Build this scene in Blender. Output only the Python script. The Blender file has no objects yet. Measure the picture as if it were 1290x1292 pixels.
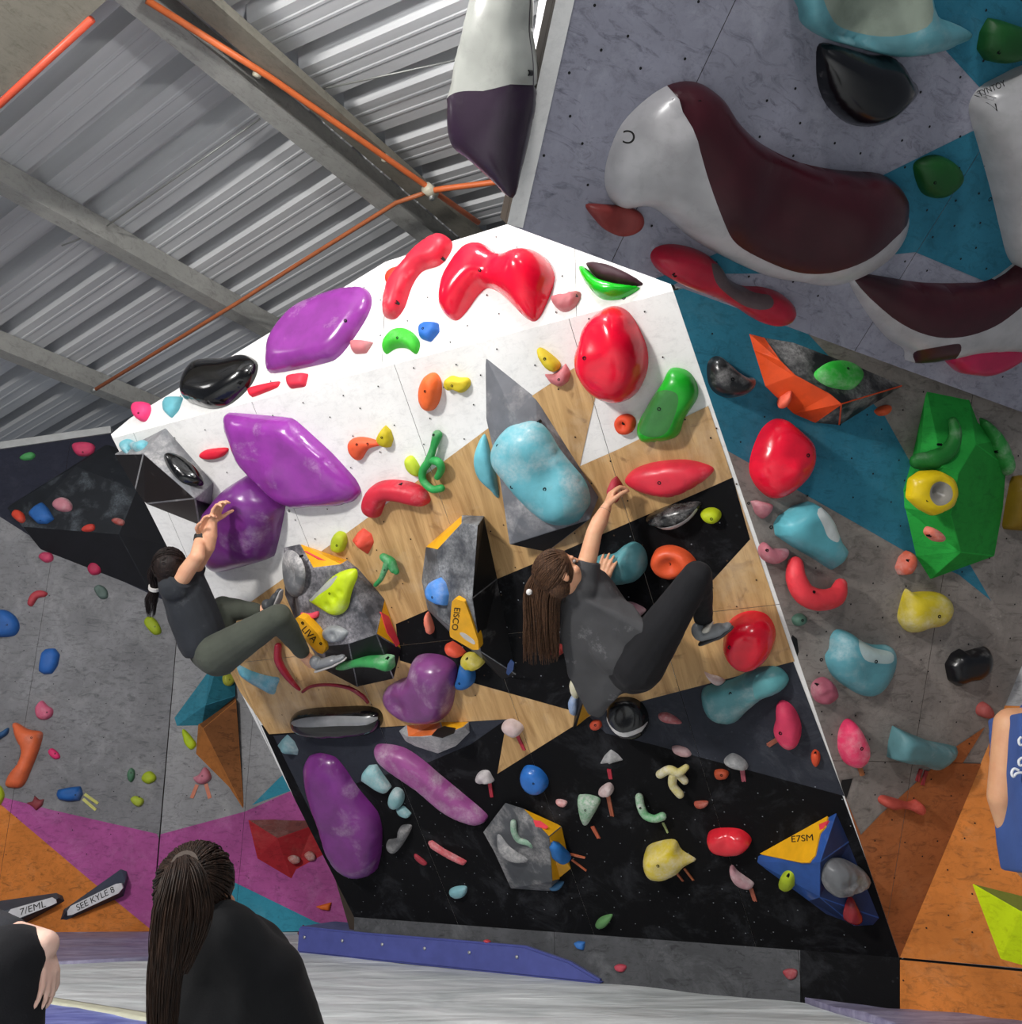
import bpy, bmesh, math, random
import numpy as np
from mathutils import Vector, Matrix, noise
from mathutils.geometry import delaunay_2d_cdt, tessellate_polygon

random.seed(7)
SC = bpy.context.scene
COL = SC.collection

# ------------------------------------------------------------------ camera, world, lights, exposure
F_PX, PITCH, CAM_H = 1150.0, math.radians(18.0), 0.95
cam_d = bpy.data.cameras.new('camera')
cam_d.sensor_width = 36.0
cam_d.sensor_fit = 'HORIZONTAL'
cam_d.lens = F_PX / 1290.0 * 36.0
cam = bpy.data.objects.new('camera', cam_d)
cam.location = (0, 0, CAM_H)
cam.rotation_euler = (math.radians(90) + PITCH, 0, 0)
COL.objects.link(cam)
SC.camera = cam

SC.view_settings.view_transform = 'Standard'
SC.view_settings.look = 'None'
SC.view_settings.exposure = 0.0
SC.view_settings.gamma = 1.0
SC.view_settings.use_curve_mapping = False

world = bpy.data.worlds.new('world')
SC.world = world
world.use_nodes = True
world.node_tree.nodes['Background'].inputs[0].default_value = (0.80, 0.87, 1.0, 1)
world.node_tree.nodes['Background'].inputs[1].default_value = 0.175


def area_light(name, loc, target, power, size, color=(1, 1, 1), size_y=None):
    d = bpy.data.lights.new(name, 'AREA')
    d.energy = power
    d.color = color
    d.size = size
    if size_y:
        d.shape = 'RECTANGLE'
        d.size_y = size_y
    o = bpy.data.objects.new(name, d)
    COL.objects.link(o)
    o.location = loc
    o.rotation_euler = (Vector(target) - Vector(loc)).to_track_quat('-Z', 'Y').to_euler()
    return o


area_light('ceiling_lamp', (-3.9, -0.4, 3.6), (0.2, 4.2, 2.0), 290, 0.5, (1.0, 0.97, 0.93))
area_light('ceiling_lamp', (0.2, -1.8, 4.7), (0.8, 4.5, 0.8), 120, 0.6, (1.0, 0.98, 0.96))
area_light('ceiling_lamp', (-5.2, 3.4, 4.4), (-3.0, 7.0, 1.0), 14, 0.6, (1.0, 0.98, 0.96))


# ------------------------------------------------------------------ helpers
CP, SP = math.cos(PITCH), math.sin(PITCH)
CAM = Vector((0, 0, CAM_H))


def ray(x, y):
    a = (x - 645.0) / F_PX
    b = -(y - 646.0) / F_PX
    return Vector((a, CP - b * SP, SP + b * CP))


def atz(x, y, z):
    r = ray(x, y)
    return CAM + r * ((z - CAM_H) / r.z)


def aty(x, y, Y):
    r = ray(x, y)
    return CAM + r * (Y / r.y)


def S(h):
    h = h.lstrip('#')
    c = [int(h[i:i + 2], 16) / 255 for i in (0, 2, 4)]
    return tuple([(v / 12.92 if v <= 0.04045 else ((v + 0.055) / 1.055) ** 2.4) for v in c] + [1.0])


class Plane:
    """a flat wall surface: origin, horizontal axis ex, up axis ey, normal n facing the room"""

    def __init__(self, o, n, ex=None):
        self.o = Vector(o)
        self.n = Vector(n).normalized()
        if self.n.dot(CAM - self.o) < 0:
            self.n = -self.n
        if ex is None:
            ex = Vector((0, 0, 1)).cross(self.n)
        ex = Vector(ex)
        self.ex = (ex - self.n * ex.dot(self.n)).normalized()
        self.ey = self.n.cross(self.ex).normalized()

    def uv(self, x, y, h=0.0):
        r = ray(x, y)
        s = ((self.o - CAM).dot(self.n) + h) / r.dot(self.n)
        q = CAM + r * s - self.o
        return Vector((q.dot(self.ex), q.dot(self.ey)))

    def pt(self, u, v, h=0.0):
        return self.o + self.ex * u + self.ey * v + self.n * h

    def hit(self, x, y, h=0.0):
        q = self.uv(x, y, h)
        return self.pt(q[0], q[1], h)

    def mat(self, u=0.0, v=0.0, h=0.0):
        p = self.pt(u, v, h)
        m = Matrix.Identity(4)
        for i in range(3):
            m[i][0], m[i][1], m[i][2], m[i][3] = self.ex[i], self.ey[i], self.n[i], p[i]
        return m


def plane3(a, b, c, ex=None):
    return Plane(a, (b - a).cross(c - a), ex)


def px(s):
    v = [float(t) for t in s.replace(',', ' ').split()]
    return list(zip(v[0::2], v[1::2]))


def link(o, parent=None):
    COL.objects.link(o)
    if parent is not None:
        o.parent = parent
    return o


def tag(o, label=None, cat=None, group=None, kind=None):
    if label:
        o['label'] = label
    if cat:
        o['category'] = cat
    if group:
        o['group'] = group
    if kind:
        o['kind'] = kind
    return o


def mesh_obj(name, verts, faces, mats, parent=None, mi=None, smooth=False, mw=None):
    me = bpy.data.meshes.new(name)
    me.from_pydata([tuple(v) for v in verts], [], faces)
    if not isinstance(mats, (list, tuple)):
        mats = [mats]
    for m in mats:
        me.materials.append(m)
    if mi:
        me.polygons.foreach_set('material_index', mi)
    if smooth:
        me.polygons.foreach_set('use_smooth', [True] * len(me.polygons))
    me.update()
    o = bpy.data.objects.new(name, me)
    if mw is not None:
        o.matrix_world = mw
    return link(o, parent)


def bm_obj(name, bm, mats, parent=None, smooth=False, mw=None):
    me = bpy.data.meshes.new(name)
    bm.normal_update()
    bm.to_mesh(me)
    bm.free()
    if not isinstance(mats, (list, tuple)):
        mats = [mats]
    for m in mats:
        me.materials.append(m)
    if smooth:
        me.polygons.foreach_set('use_smooth', [True] * len(me.polygons))
    o = bpy.data.objects.new(name, me)
    if mw is not None:
        o.matrix_world = mw
    return link(o, parent)


def fix_normals(o):
    bm = bmesh.new()
    bm.from_mesh(o.data)
    bmesh.ops.recalc_face_normals(bm, faces=bm.faces)
    bm.to_mesh(o.data)
    bm.free()
    return o


def empty(name, loc, rz=0.0):
    o = bpy.data.objects.new(name, None)
    o.location = loc
    o.rotation_euler = (0, 0, rz)
    o.empty_display_size = 0.1
    return link(o)


# ------------------------------------------------------------------ materials
MATS = {}


class NT:
    def __init__(self, name):
        self.m = bpy.data.materials.new(name)
        self.m.use_nodes = True
        self.t = self.m.node_tree
        self.n = self.t.nodes
        self.b = self.n['Principled BSDF']
        self.tc = self.n.new('ShaderNodeTexCoord')

    def node(self, typ, ins=None, **kw):
        nd = self.n.new(typ)
        for k, v in kw.items():
            setattr(nd, k, v)
        for k, v in (ins or {}).items():
            if hasattr(v, 'is_output') or isinstance(v, bpy.types.NodeSocket):
                self.t.links.new(v, nd.inputs[k])
            else:
                nd.inputs[k].default_value = v
        return nd

    def mapped(self, scale=(1, 1, 1), rot=(0, 0, 0), loc=(0, 0, 0), world=False):
        src = self.tc.outputs['Object']
        if world:
            g = self.node('ShaderNodeNewGeometry')
            src = g.outputs['Position']
        return self.node('ShaderNodeMapping', {'Vector': src, 'Scale': scale, 'Rotation': rot, 'Location': loc}).outputs[0]

    def noise(self, vec, scale=5, detail=4, rough=0.55, dist=0.0):
        return self.node('ShaderNodeTexNoise', {'Vector': vec, 'Scale': scale, 'Detail': detail, 'Roughness': rough, 'Distortion': dist}).outputs['Fac']

    def ramp(self, fac, a, b, ca=(0, 0, 0, 1), cb=(1, 1, 1, 1)):
        r = self.node('ShaderNodeValToRGB', {'Fac': fac})
        r.color_ramp.elements[0].position = a
        r.color_ramp.elements[1].position = b
        r.color_ramp.elements[0].color = ca
        r.color_ramp.elements[1].color = cb
        return r.outputs['Color']

    def mix(self, fac, a, b, mode='MIX'):
        nd = self.node('ShaderNodeMix', data_type='RGBA', blend_type=mode)
        for i, v in ((0, fac), (6, a), (7, b)):
            if isinstance(v, bpy.types.NodeSocket):
                self.t.links.new(v, nd.inputs[i])
            else:
                nd.inputs[i].default_value = v
        return nd.outputs[2]

    def mul(self, a, b):
        nd = self.node('ShaderNodeMath', operation='MULTIPLY')
        for i, v in ((0, a), (1, b)):
            if isinstance(v, bpy.types.NodeSocket):
                self.t.links.new(v, nd.inputs[i])
            else:
                nd.inputs[i].default_value = v
        return nd.outputs[0]

    def bump(self, h, strength=0.3, dist=0.01):
        nd = self.node('ShaderNodeBump', {'Height': h, 'Strength': strength, 'Distance': dist})
        self.t.links.new(nd.outputs[0], self.b.inputs['Normal'])

    def out(self, col=None, rough=None, **kw):
        if col is not None:
            if isinstance(col, bpy.types.NodeSocket):
                self.t.links.new(col, self.b.inputs['Base Color'])
            else:
                self.b.inputs['Base Color'].default_value = col
        if rough is not None:
            if isinstance(rough, bpy.types.NodeSocket):
                self.t.links.new(rough, self.b.inputs['Roughness'])
            else:
                self.b.inputs['Roughness'].default_value = rough
        for k, v in kw.items():
            self.b.inputs[k].default_value = v
        return self.m


def plain(name, hexc, rough=0.6, metal=0.0, coat=0.0, spec=0.5):
    k = (name, hexc, rough, metal, coat)
    if k not in MATS:
        t = NT(name)
        n = t.noise(t.mapped(), 14, 3)
        c = S(hexc)
        d = tuple([v * 0.82 for v in c[:3]] + [1])
        MATS[k] = t.out(t.mix(t.ramp(n, 0.3, 0.7), d, c), rough, Metallic=metal, **{'Coat Weight': coat, 'Specular IOR Level': spec})
    return MATS[k]


def hold_mat(hexc, chalk=0.25, rough=0.55, coat=0.0, seed=0.0, chalk_hex='d8d4d2', tex=0.12):
    """moulded polyurethane hold: grainy colour with rubbed-in chalk patches"""
    k = ('hold', hexc, round(chalk, 2), rough, coat, seed, chalk_hex, tex)
    if k in MATS:
        return MATS[k]
    t = NT('hold_' + hexc)
    v = t.mapped(loc=(seed, seed * 1.7, 0))
    n1 = t.noise(v, 5.0, 5, 0.6, 0.3)
    lo = 0.66 - 0.40 * chalk
    mask = t.ramp(n1, lo, lo + 0.34)
    fine = t.noise(v, 60, 3, 0.7)
    mask = t.mul(mask, t.ramp(fine, 0.2, 0.62))
    mask = t.mul(mask, min(1.0, 0.35 + chalk))
    c = S(hexc)
    d = tuple([x * 0.8 for x in c[:3]] + [1])
    base = t.mix(t.ramp(t.noise(v, 9, 2), 0.35, 0.65), d, c)
    gr = t.noise(t.mapped(loc=(seed * 2, 3, 1)), 13, 7, 0.75, 0.5)
    base = t.mix(t.mul(t.ramp(gr, 0.52, 0.72), 0.30), base, tuple([x * 0.45 for x in c[:3]] + [1]))
    if chalk > 0:
        base = t.mix(mask, base, S(chalk_hex))
        rr = t.mix(mask, (rough,) * 3 + (1,), (0.85, 0.85, 0.85, 1))
    else:
        rr = rough
    t.bump(fine, tex, 0.004)
    MATS[k] = t.out(base, rr, **{'Coat Weight': coat, 'Coat Roughness': 0.2, 'Specular IOR Level': 0.35})
    return MATS[k]


def wall_mat(name, hexc, dark='303030', light=None, scuff=0.5, speck=0.5, rough=0.8, scale=1.0):
    """painted plywood with rubber scuffs, chalk dust and small marks"""
    if name in MATS:
        return MATS[name]
    t = NT(name)
    v = t.mapped()
    c = S(hexc)
    big = t.noise(v, 1.6 * scale, 6, 0.62, 0.4)
    col = t.mix(t.ramp(big, 0.32, 0.72), tuple([x * (1 - .5 * scuff) for x in c[:3]] + [1]), tuple([min(1, x * (1 + .12 * scuff)) for x in c[:3]] + [1]))
    vs = t.mapped(scale=(1.0, 2.6, 1.0), rot=(0, 0, 0.5))
    streak = t.noise(vs, 9 * scale, 8, 0.72, 1.2)
    m = t.mul(t.ramp(streak, 0.52, 0.70), scuff)
    col = t.mix(m, col, S(dark))
    blot = t.noise(t.mapped(loc=(7, 2, 0)), 16 * scale, 9, 0.8, 0.3)
    m = t.mul(t.ramp(blot, 0.50, 0.64), scuff * 0.85)
    col = t.mix(m, col, tuple([x * 0.55 for x in c[:3]] + [1]))
    if light:
        ch = t.noise(t.mapped(loc=(3, 1, 0)), 3.4 * scale, 9, 0.75, 0.6)
        m = t.mul(t.ramp(ch, 0.52, 0.80), speck)
        col = t.mix(m, col, S(light))
    vor = t.node('ShaderNodeTexVoronoi', {'Vector': t.mapped(), 'Scale': 22.0}).outputs['Distance']
    m = t.mul(t.ramp(vor, 0.10, 0.16, (1, 1, 1, 1), (0, 0, 0, 1)), 0.45 * speck)
    m = t.mul(m, t.ramp(t.noise(v, 3), 0.5, 0.6))
    col = t.mix(m, col, S(light or dark))
    fine = t.noise(v, 140, 2)
    t.bump(fine, 0.15, 0.003)
    MATS[name] = t.out(col, rough, **{'Specular IOR Level': 0.18})
    return MATS[name]


def wood_mat():
    if 'wood' in MATS:
        return MATS['wood']
    t = NT('bare_plywood')
    v = t.mapped(scale=(7.0, 0.9, 1), rot=(0, 0, -0.12))
    g = t.noise(v, 1.6, 6, 0.6, 1.4)
    col = t.mix(t.ramp(g, 0.35, 0.66), S('a27c4c'), S('cda670'))
    g2 = t.noise(t.mapped(scale=(22, 1.2, 1), rot=(0, 0, -0.12)), 2.0, 4, 0.6, 2.2)
    col = t.mix(t.mul(t.ramp(g2, 0.55, 0.72), 0.4), col, S('8a6238'))
    kn = t.noise(t.mapped(), 5.5, 3, 0.5, 2.0)
    col = t.mix(t.mul(t.ramp(kn, 0.62, 0.72), 0.55), col, S('6c4726'))
    ch = t.noise(t.mapped(loc=(4, 0, 0)), 2.0, 7, 0.7)
    col = t.mix(t.mul(t.ramp(ch, 0.5, 0.8), 0.5), col, S('d9c7ae'))
    MATS['wood'] = t.out(col, 0.62)
    return MATS['wood']


M_WHITE = wall_mat('white_paint', 'e9e8e6', 'a6a5a6', None, 0.28, 0.3)
M_BLACK = wall_mat('black_paint', '08080b', '040406', '5a5c62', 0.5, 0.35)
M_CHAR = wall_mat('charcoal_paint', '33363f', '22242a', '71737a', 0.5, 0.4)
M_GREY = wall_mat('grey_paint', '8b8b8e', '414145', 'b0b0b0', 0.75, 0.5)
M_GREY_LIT = wall_mat('lit_grey_paint', 'a2a2a4', '4e4e52', 'c0c0c0', 0.75, 0.5)  # grey paint with a lighter tone put in for faces catching more light
M_STONE = wall_mat('stone_grey_paint', '948c86', '4d4643', 'b2aba4', 0.8, 0.6)
M_NAVY = wall_mat('navy_paint', '2c2e3b', '1c1d26', '4a4b55', 0.5, 0.4)
M_TEAL = wall_mat('teal_paint', '3b93ab', '2a5f70', '86b4c0', 0.5, 0.35)
M_TEALD = wall_mat('deep_teal_paint', '347d96', '214f60', '6c9cab', 0.6, 0.3)
M_PINK = wall_mat('pink_paint', 'b85b9d', '6d3564', 'd69bc6', 0.75, 0.3)
M_ORANGE = wall_mat('orange_paint', 'd8823c', '6a4426', 'e0a878', 0.8, 0.3)
M_ORANGE_SHADED = wall_mat('shaded_orange_paint', 'b0683c', '51301d', 'c08a66', 0.7, 0.3)  # orange paint darkened to carry the shade of the overhanging face
M_PROW = wall_mat('prow_grey_paint', 'a3a3b2', '4c4c58', 'c4c4ce', 0.75, 0.4)
M_KICK = wall_mat('kickboard_grey', '56575a', '2a2b2d', '808285', 0.8, 0.6)
M_WOOD = wood_mat()
M_DARK = plain('dark_recess', '0b0b0d', 0.9)
M_BOLT = plain('bolt_steel', '1b1b1d', 0.35, 0.7)
M_STEEL = plain('galvanised_steel', 'a7a9a5', 0.45, 0.6)
M_FRAME = plain('wall_framing', '3a3026', 0.9)


# ------------------------------------------------------------------ walls
def clip_half(poly, p, n):
    out = []
    for i in range(len(poly)):
        a, b = poly[i], poly[(i + 1) % len(poly)]
        da, db = (a - p).dot(n), (b - p).dot(n)
        if da >= 0:
            out.append(a)
        if (da >= 0) != (db >= 0):
            out.append(a + (b - a) * (da / (da - db)))
    return out


def area2(poly):
    return sum(poly[i].x * poly[i - 1].y * -1 + poly[i - 1].x * poly[i].y for i in range(len(poly)))


def clip_conv(poly, conv, inset=0.0):
    if area2(conv) < 0:
        conv = conv[::-1]
    for i in range(len(conv)):
        a, b = conv[i], conv[(i + 1) % len(conv)]
        d = (b - a).normalized()
        n = Vector((-d.y, d.x))
        poly = clip_half(poly, a + n * inset, n)
        if len(poly) < 3:
            return []
    return poly


def uvpoly(pl, pts):
    return [pl.uv(*p) for p in pts]


def wall(name, pl, outline, cells, base, paints=(), thick=0.018, backing=0.06, seams=True):
    """a climbing wall face: framing behind, one plywood_panel child per cell, painted shapes in flat relief"""
    out = uvpoly(pl, px(outline) if isinstance(outline, str) else outline)
    if area2(out) < 0:
        out = out[::-1]
    n = len(out)
    mw = pl.mat()
    vs = [(p.x, p.y, -thick - 0.002) for p in out] + [(p.x, p.y, -thick - backing) for p in out]
    fs = [list(range(n)), list(range(2 * n - 1, n - 1, -1))] + [[i, i + n, (i + 1) % n + n, (i + 1) % n] for i in range(n)]
    root = mesh_obj(name, vs, fs, M_FRAME, mw=mw)
    fix_normals(root)
    tag(root, kind='structure')
    if not cells:
        cells = [out]
    pp = [(uvpoly(pl, px(s)), m) for s, m in paints]
    for cell in cells:
        c = clip_conv(out, cell, 0.0012)
        if len(c) < 3 or abs(area2(c)) < 0.002:
            continue
        if area2(c) < 0:
            c = c[::-1]
        k = len(c)
        V = [(p.x, p.y, 0) for p in c] + [(p.x, p.y, -thick) for p in c]
        Fc = [list(range(k)), list(range(2 * k - 1, k - 1, -1))] + [[i, i + k, (i + 1) % k + k, (i + 1) % k] for i in range(k)]
        mats, mi = [base, M_FRAME], [0, 1] + [1] * k
        for j, (q, m) in enumerate(pp):
            q2 = clip_conv(q, c)
            if len(q2) < 3 or abs(area2(q2)) < 1e-4:
                continue
            if m not in mats:
                mats.append(m)
            b0 = len(V)
            z = 0.0007 * (j + 1)
            V += [(p.x, p.y, z) for p in q2]
            tris = tessellate_polygon([[Vector((p.x, p.y, 0)) for p in q2]])
            for t3 in tris:
                a, b, c3 = [q2[t] for t in t3]
                cr = (b - a).cross(c3 - a) if False else (b.x - a.x) * (c3.y - a.y) - (b.y - a.y) * (c3.x - a.x)
                if abs(cr) < 1e-9:
                    continue
                t3 = list(t3) if cr > 0 else [t3[0], t3[2], t3[1]]
                Fc.append([b0 + t for t in t3])
                mi.append(mats.index(m))
        o = mesh_obj('plywood_panel', V, Fc, mats, parent=root, mi=mi)
    return root


def grid_cells(us, vs):
    return [[Vector((us[i], vs[j])), Vector((us[i + 1], vs[j])), Vector((us[i + 1], vs[j + 1])), Vector((us[i], vs[j + 1]))]
            for i in range(len(us) - 1) for j in range(len(vs) - 1)]


def inside(poly, x, y):
    r = False
    j = len(poly) - 1
    for i in range(len(poly)):
        a, b = poly[i], poly[j]
        if (a[1] > y) != (b[1] > y) and x < (b[0] - a[0]) * (y - a[1]) / (b[1] - a[1]) + a[0]:
            r = not r
        j = i
    return r


def insert_holes(root, pl, region, step=0.21, seed=1, mat=None, rad=0.0042, name='bolt_holes', prob=0.75, h=0.006):
    """rows of threaded holes drilled in a wall, one joined part"""
    rnd = random.Random(seed)
    reg = uvpoly(pl, px(region))
    us = [p.x for p in reg]
    vs = [p.y for p in reg]
    V, Fc = [], []
    iu = 0
    u = min(us)
    while u < max(us):
        v = min(vs) + (iu % 2) * step * 0.5
        while v < max(vs):
            if rnd.random() < prob:
                a, b = u + rnd.uniform(-.03, .03), v + rnd.uniform(-.03, .03)
                if inside([(p.x, p.y) for p in reg], a, b):
                    k = len(V)
                    for i in range(8):
                        t = i * math.pi / 4
                        V.append((a + rad * math.cos(t), b + rad * math.sin(t), h))
                    Fc.append(list(range(k, k + 8)))
            v += step
        u += step * 0.5
        iu += 1
    o = mesh_obj(name, V, Fc, mat or M_DARK, parent=root)
    tag(o, kind='stuff')
    return o


UP = Vector((0, 0, 1))
pD, pC, pA = atz(447, 1157, .25), atz(1135, 1208, .25), atz(142, 553, 3.05)
PL_M = plane3(pD, pC, pA, pC - pD)
pB = PL_M.hit(850, 367)
nU = (pB - pA).cross(UP)
PL_U = Plane(pA, nU)
PL_KM = Plane(pC, (pC - pD).cross(UP))
b2 = atz(1290, 1222, .25)
PL_R2 = Plane(pC, (b2 - pC).cross(UP))
pE = PL_R2.hit(1289, 842)
PL_R = plane3(pB, pC, pE)
cL0, cL1, cL2 = atz(0, 1180, 0), atz(192, 1177, 0), atz(437, 1176, 0)
PL_L1 = Plane(cL1, (cL1 - cL0).cross(UP))
PL_L2 = Plane(cL1, (cL2 - cL1).cross(UP))
pF1, pF2 = atz(640, 283, 2.70), atz(1290, 520, 2.70)
pF3 = aty(700, 0, 1.98)
PL_F = plane3(pF1, pF2, pF3, pF2 - pF1)

# main overhanging wall
a1, a2 = PL_M.uv(483, 465), PL_M.uv(527, 573)
s1 = (PL_M.uv(483, 465).x + PL_M.uv(765, 1182).x) / 2
s2 = (PL_M.uv(712, 403).x + PL_M.uv(960, 1196).x) / 2
dv = s2 - s1
hv = PL_M.uv(960, 765).y
us = [-4] + [s1 - 2 * dv, s1 - dv, s1, s2, s2 + dv, s2 + 2 * dv] + [6]
vtop = PL_M.uv(483, 465).y
wm = wall('wall_back', PL_M, '142,553 850,367 1135,1208 447,1157', grid_cells(us, [-1, hv, 6]), M_WHITE, [
    ('330,915 640,905 700,880 1001,834 1140,1212 440,1160', M_BLACK),
    ('345,928 640,907 594,939 540,962 450,988 405,1050', M_CHAR),
    ('740,900 1001,834 1066,1004 846,945 820,938 765,925', M_CHAR),
    ('255,802 330,750 455,660 610,545 675,497 728,462 760,440 752,499 732,588 780,567 894,512 1003,834 830,879 750,900 722,917 628,976 640,907 483,917 340,926', M_WOOD),
    ('500,787 537,771 628,730 688,705 880,622 925,602 947,680 885,748 800,830 735,905 721,896 600,862 505,833', M_BLACK),
])
insert_holes(wm, PL_M, '150,560 845,375 925,600 340,740', 0.24, 3)
insert_holes(wm, PL_M, '340,760 940,520 1000,830 350,920', 0.24, 4, plain('old_hole', '4a3420', .8))
insert_holes(wm, PL_M, '400,1010 1060,990 1125,1200 455,1150', 0.16, 5, plain('chalky_hole', '8c9096', .8), rad=0.0032)
insert_holes(wm, PL_M, '500,790 925,610 940,680 720,890', 0.2, 6, plain('chalky_hole', '8c9096', .8), rad=0.0036)
PLU = PL_U
wu = wall('wall_top', PL_U, [(142, 553), (140, 548), (165, 527), (487, 330), (640, 283), (800, 240), (850, 367)],
          grid_cells([-3, PL_U.uv(485, 400).x, PL_U.uv(727, 365).x, 5], [-2, 5]), M_WHITE)
insert_holes(wu, PL_U, '170,535 487,340 640,290 800,350 700,400', 0.2, 8)
# narrow vertical kickboard below it
kO = [PL_KM.uv(447, 1157), PL_KM.uv(1135, 1208)]
wk = wall('trim_1', PL_KM, [(447, 1157), (1135, 1208), (1135, 1285), (447, 1215)],
          grid_cells([-9, PL_KM.uv(700, 1200).x, PL_KM.uv(1010, 1230).x, 9], [-2, 2]), M_KICK,
          [('1010,1190 1140,1200 1140,1290 1010,1290', M_BLACK)])
# right wall: overhanging face and the vertical face below its fold
wr = wall('wall_right', PL_R, '850,367 1135,1208 1289,842 1500,500 1500,300 1300,255', grid_cells([-9, PL_R.uv(1050, 700).x + .62, 9], [-9, PL_R.uv(1060, 960).y, 9]), M_STONE, [
    ('840,340 1000,400 1116,524 1150,585 1251,758 1210,725 1150,700 1080,660 915,567', M_TEALD),
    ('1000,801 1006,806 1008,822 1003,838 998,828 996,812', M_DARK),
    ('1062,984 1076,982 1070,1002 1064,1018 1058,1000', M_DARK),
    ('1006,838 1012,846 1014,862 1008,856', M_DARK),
    ('1066,1004 1086,1053 1110,1028 1207,941 1250,912 1320,860 1300,900 1135,1215 1090,1100', M_ORANGE_SHADED),
])
insert_holes(wr, PL_R, '870,400 1130,1180 1285,850 1290,540 1000,430', 0.2, 9)
wr2 = wall('wall_right_lower', PL_R2, '1135,1208 1289,842 1500,430 1500,1240', grid_cells([-9, PL_R2.uv(1210, 1100).x + .9, 9], [-9, 9]), M_GREY_LIT, [
    ('1130,1212 1262,890 1520,900 1520,1250', M_ORANGE)])
insert_holes(wr2, PL_R2, '1150,1200 1285,880 1400,900 1400,1220', 0.2, 10)
PL_K2 = Plane(PL_R2.o, PL_R2.n)
wk2 = wall('trim_2', PL_K2, [(1136, 1211), (1500, 1246), (1500, 1330), (1136, 1290)], grid_cells([-9, PL_K2.uv(1210, 1100).x + .5, 9], [-9, 9]), M_ORANGE)
insert_holes(wk2, PL_K2, '1140,1215 1290,1235 1290,1260 1140,1240', 0.2, 11)
# left wall in two faces with a shared upright corner
wl = wall('wall_left', PL_L1, '-500,640 140,546 246,536 190,1179 -500,1195', grid_cells([-9, -2.44, -1.22, 0.6], [-9, 9]), M_GREY, [
    ('-520,580 300,500 300,800 60,690 0,652 -520,700', M_NAVY),
    ('-520,900 4,1006 66,1022 198,1052 260,1200 -520,1220', M_PINK),
    ('-520,780 0,1014 117,1113 191,1173 250,1230 -520,1240', M_ORANGE),
])
wl2 = wall('wall_left_return', PL_L2, '246,536 700,440 700,1168 192,1179', grid_cells([-9, PL_L2.uv(311, 1000).x, 9], [-9, 9]), M_GREY_LIT, [
    ('190,1056 309,1024 374,995 420,980 520,1200 180,1200', M_PINK),
    ('318,1016 352,982 366,970 420,900 420,975 374,995', M_TEAL),
    ('285,1108 310,1120 398,1163 440,1174 440,1200 285,1200', M_TEAL),
    ('185,1162 215,1160 230,1200 185,1200', M_TEAL),
])
insert_holes(wl, PL_L1, '5,700 200,800 190,1100 5,1100', 0.3, 12)
insert_holes(wl2, PL_L2, '230,850 330,950 400,1100 210,1150', 0.25, 13)
# capping strip along the top edge of the left wall
t0, t1 = PL_L1.uv(-500, 640), PL_L1.uv(141, 547)
def strip(name, pl, p0, p1, w, h, mat, up=0.0):
    d = (p1 - p0).normalized()
    nn = Vector((-d.y, d.x))
    q = [p0 + nn * up, p1 + nn * up, p1 + nn * (up + w), p0 + nn * (up + w)]
    V = [(p.x, p.y, -0.07) for p in q] + [(p.x, p.y, h) for p in q]
    o = mesh_obj(name, V, [[3, 2, 1, 0], [4, 5, 6, 7], [0, 1, 5, 4], [1, 2, 6, 5], [2, 3, 7, 6], [3, 0, 4, 7]], mat, mw=pl.mat())
    fix_normals(o)
    return o
tag(strip('trim_3', PL_L1, t0, t1, 0.07, 0.02, plain('trim_aluminium', 'b9bbba', 0.4, 0.3)), kind='structure')
# closing side of the overhang toward the left wall
q = [pA, pD, PL_KM.hit(447, 1215), Vector((pD.x - .25, 8.02, 0)), Vector((pA.x - .15, 7.95, 3.3)), PL_U.hit(165, 527)]
sw = mesh_obj('wall_side', [v + Vector((.03, 0.02, 0)) for v in q] + [v + Vector((.09, 0.02, 0)) for v in q],
              [list(range(6)), list(range(11, 5, -1))] + [[i, i + 6, (i + 1) % 6 + 6, (i + 1) % 6] for i in range(6)], M_FRAME)
fix_normals(sw)
tag(sw, kind='structure')

# foreground prow: a thick slab leaning over the camera's right
PF_OUT = [(640, 283), (1290, 520), (1560, 618), (1560, -260), (758, -260)]
fo = [PL_F.hit(*p) for p in PF_OUT]
wf = wall('wall_front', PL_F, PF_OUT, grid_cells([-3, PL_F.uv(900, 60).x, PL_F.uv(900, 60).x + 1.22, 6], [-9, 9]), M_PROW, [
    ('1085,-20 1130,62 1190,60 1238,112 1330,60 1400,-100', M_TEALD),
    ('1100,228 1228,165 1330,190 1330,345 1250,358 1155,318 1100,324', M_TEALD),
    ('880,330 930,308 975,345 915,345', M_TEALD),
    ('805,359 850,343 862,352 835,368', M_TEALD),
], backing=0.05)
insert_holes(wf, PL_F, '660,270 720,-40 1400,-40 1300,500', 0.17, 14, rad=0.0046)
upv = Vector((0.10, 0.22, 1.0))
side = [fo[0], fo[4], fo[4] + upv * 1.2, fo[0] + upv * 1.6]
sf = mesh_obj('wall_front_side', [v + Vector((-.0, 0, 0)) for v in side] + [v + Vector((.05, 0.02, 0)) for v in side],
              [[0, 1, 2, 3], [7, 6, 5, 4]] + [[i, i + 4, (i + 1) % 4 + 4, (i + 1) % 4] for i in range(4)], M_WHITE)
fix_normals(sf)
tag(sf, kind='structure')

# ------------------------------------------------------------------ roof
H_R = 5.5
R0 = atz(600, 290, H_R)
AZ = math.radians(33)
RU = Vector((math.sin(AZ), math.cos(AZ), 0))
RV = Vector((-RU.y, RU.x, 0))
SL = math.tan(math.radians(8))


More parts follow.
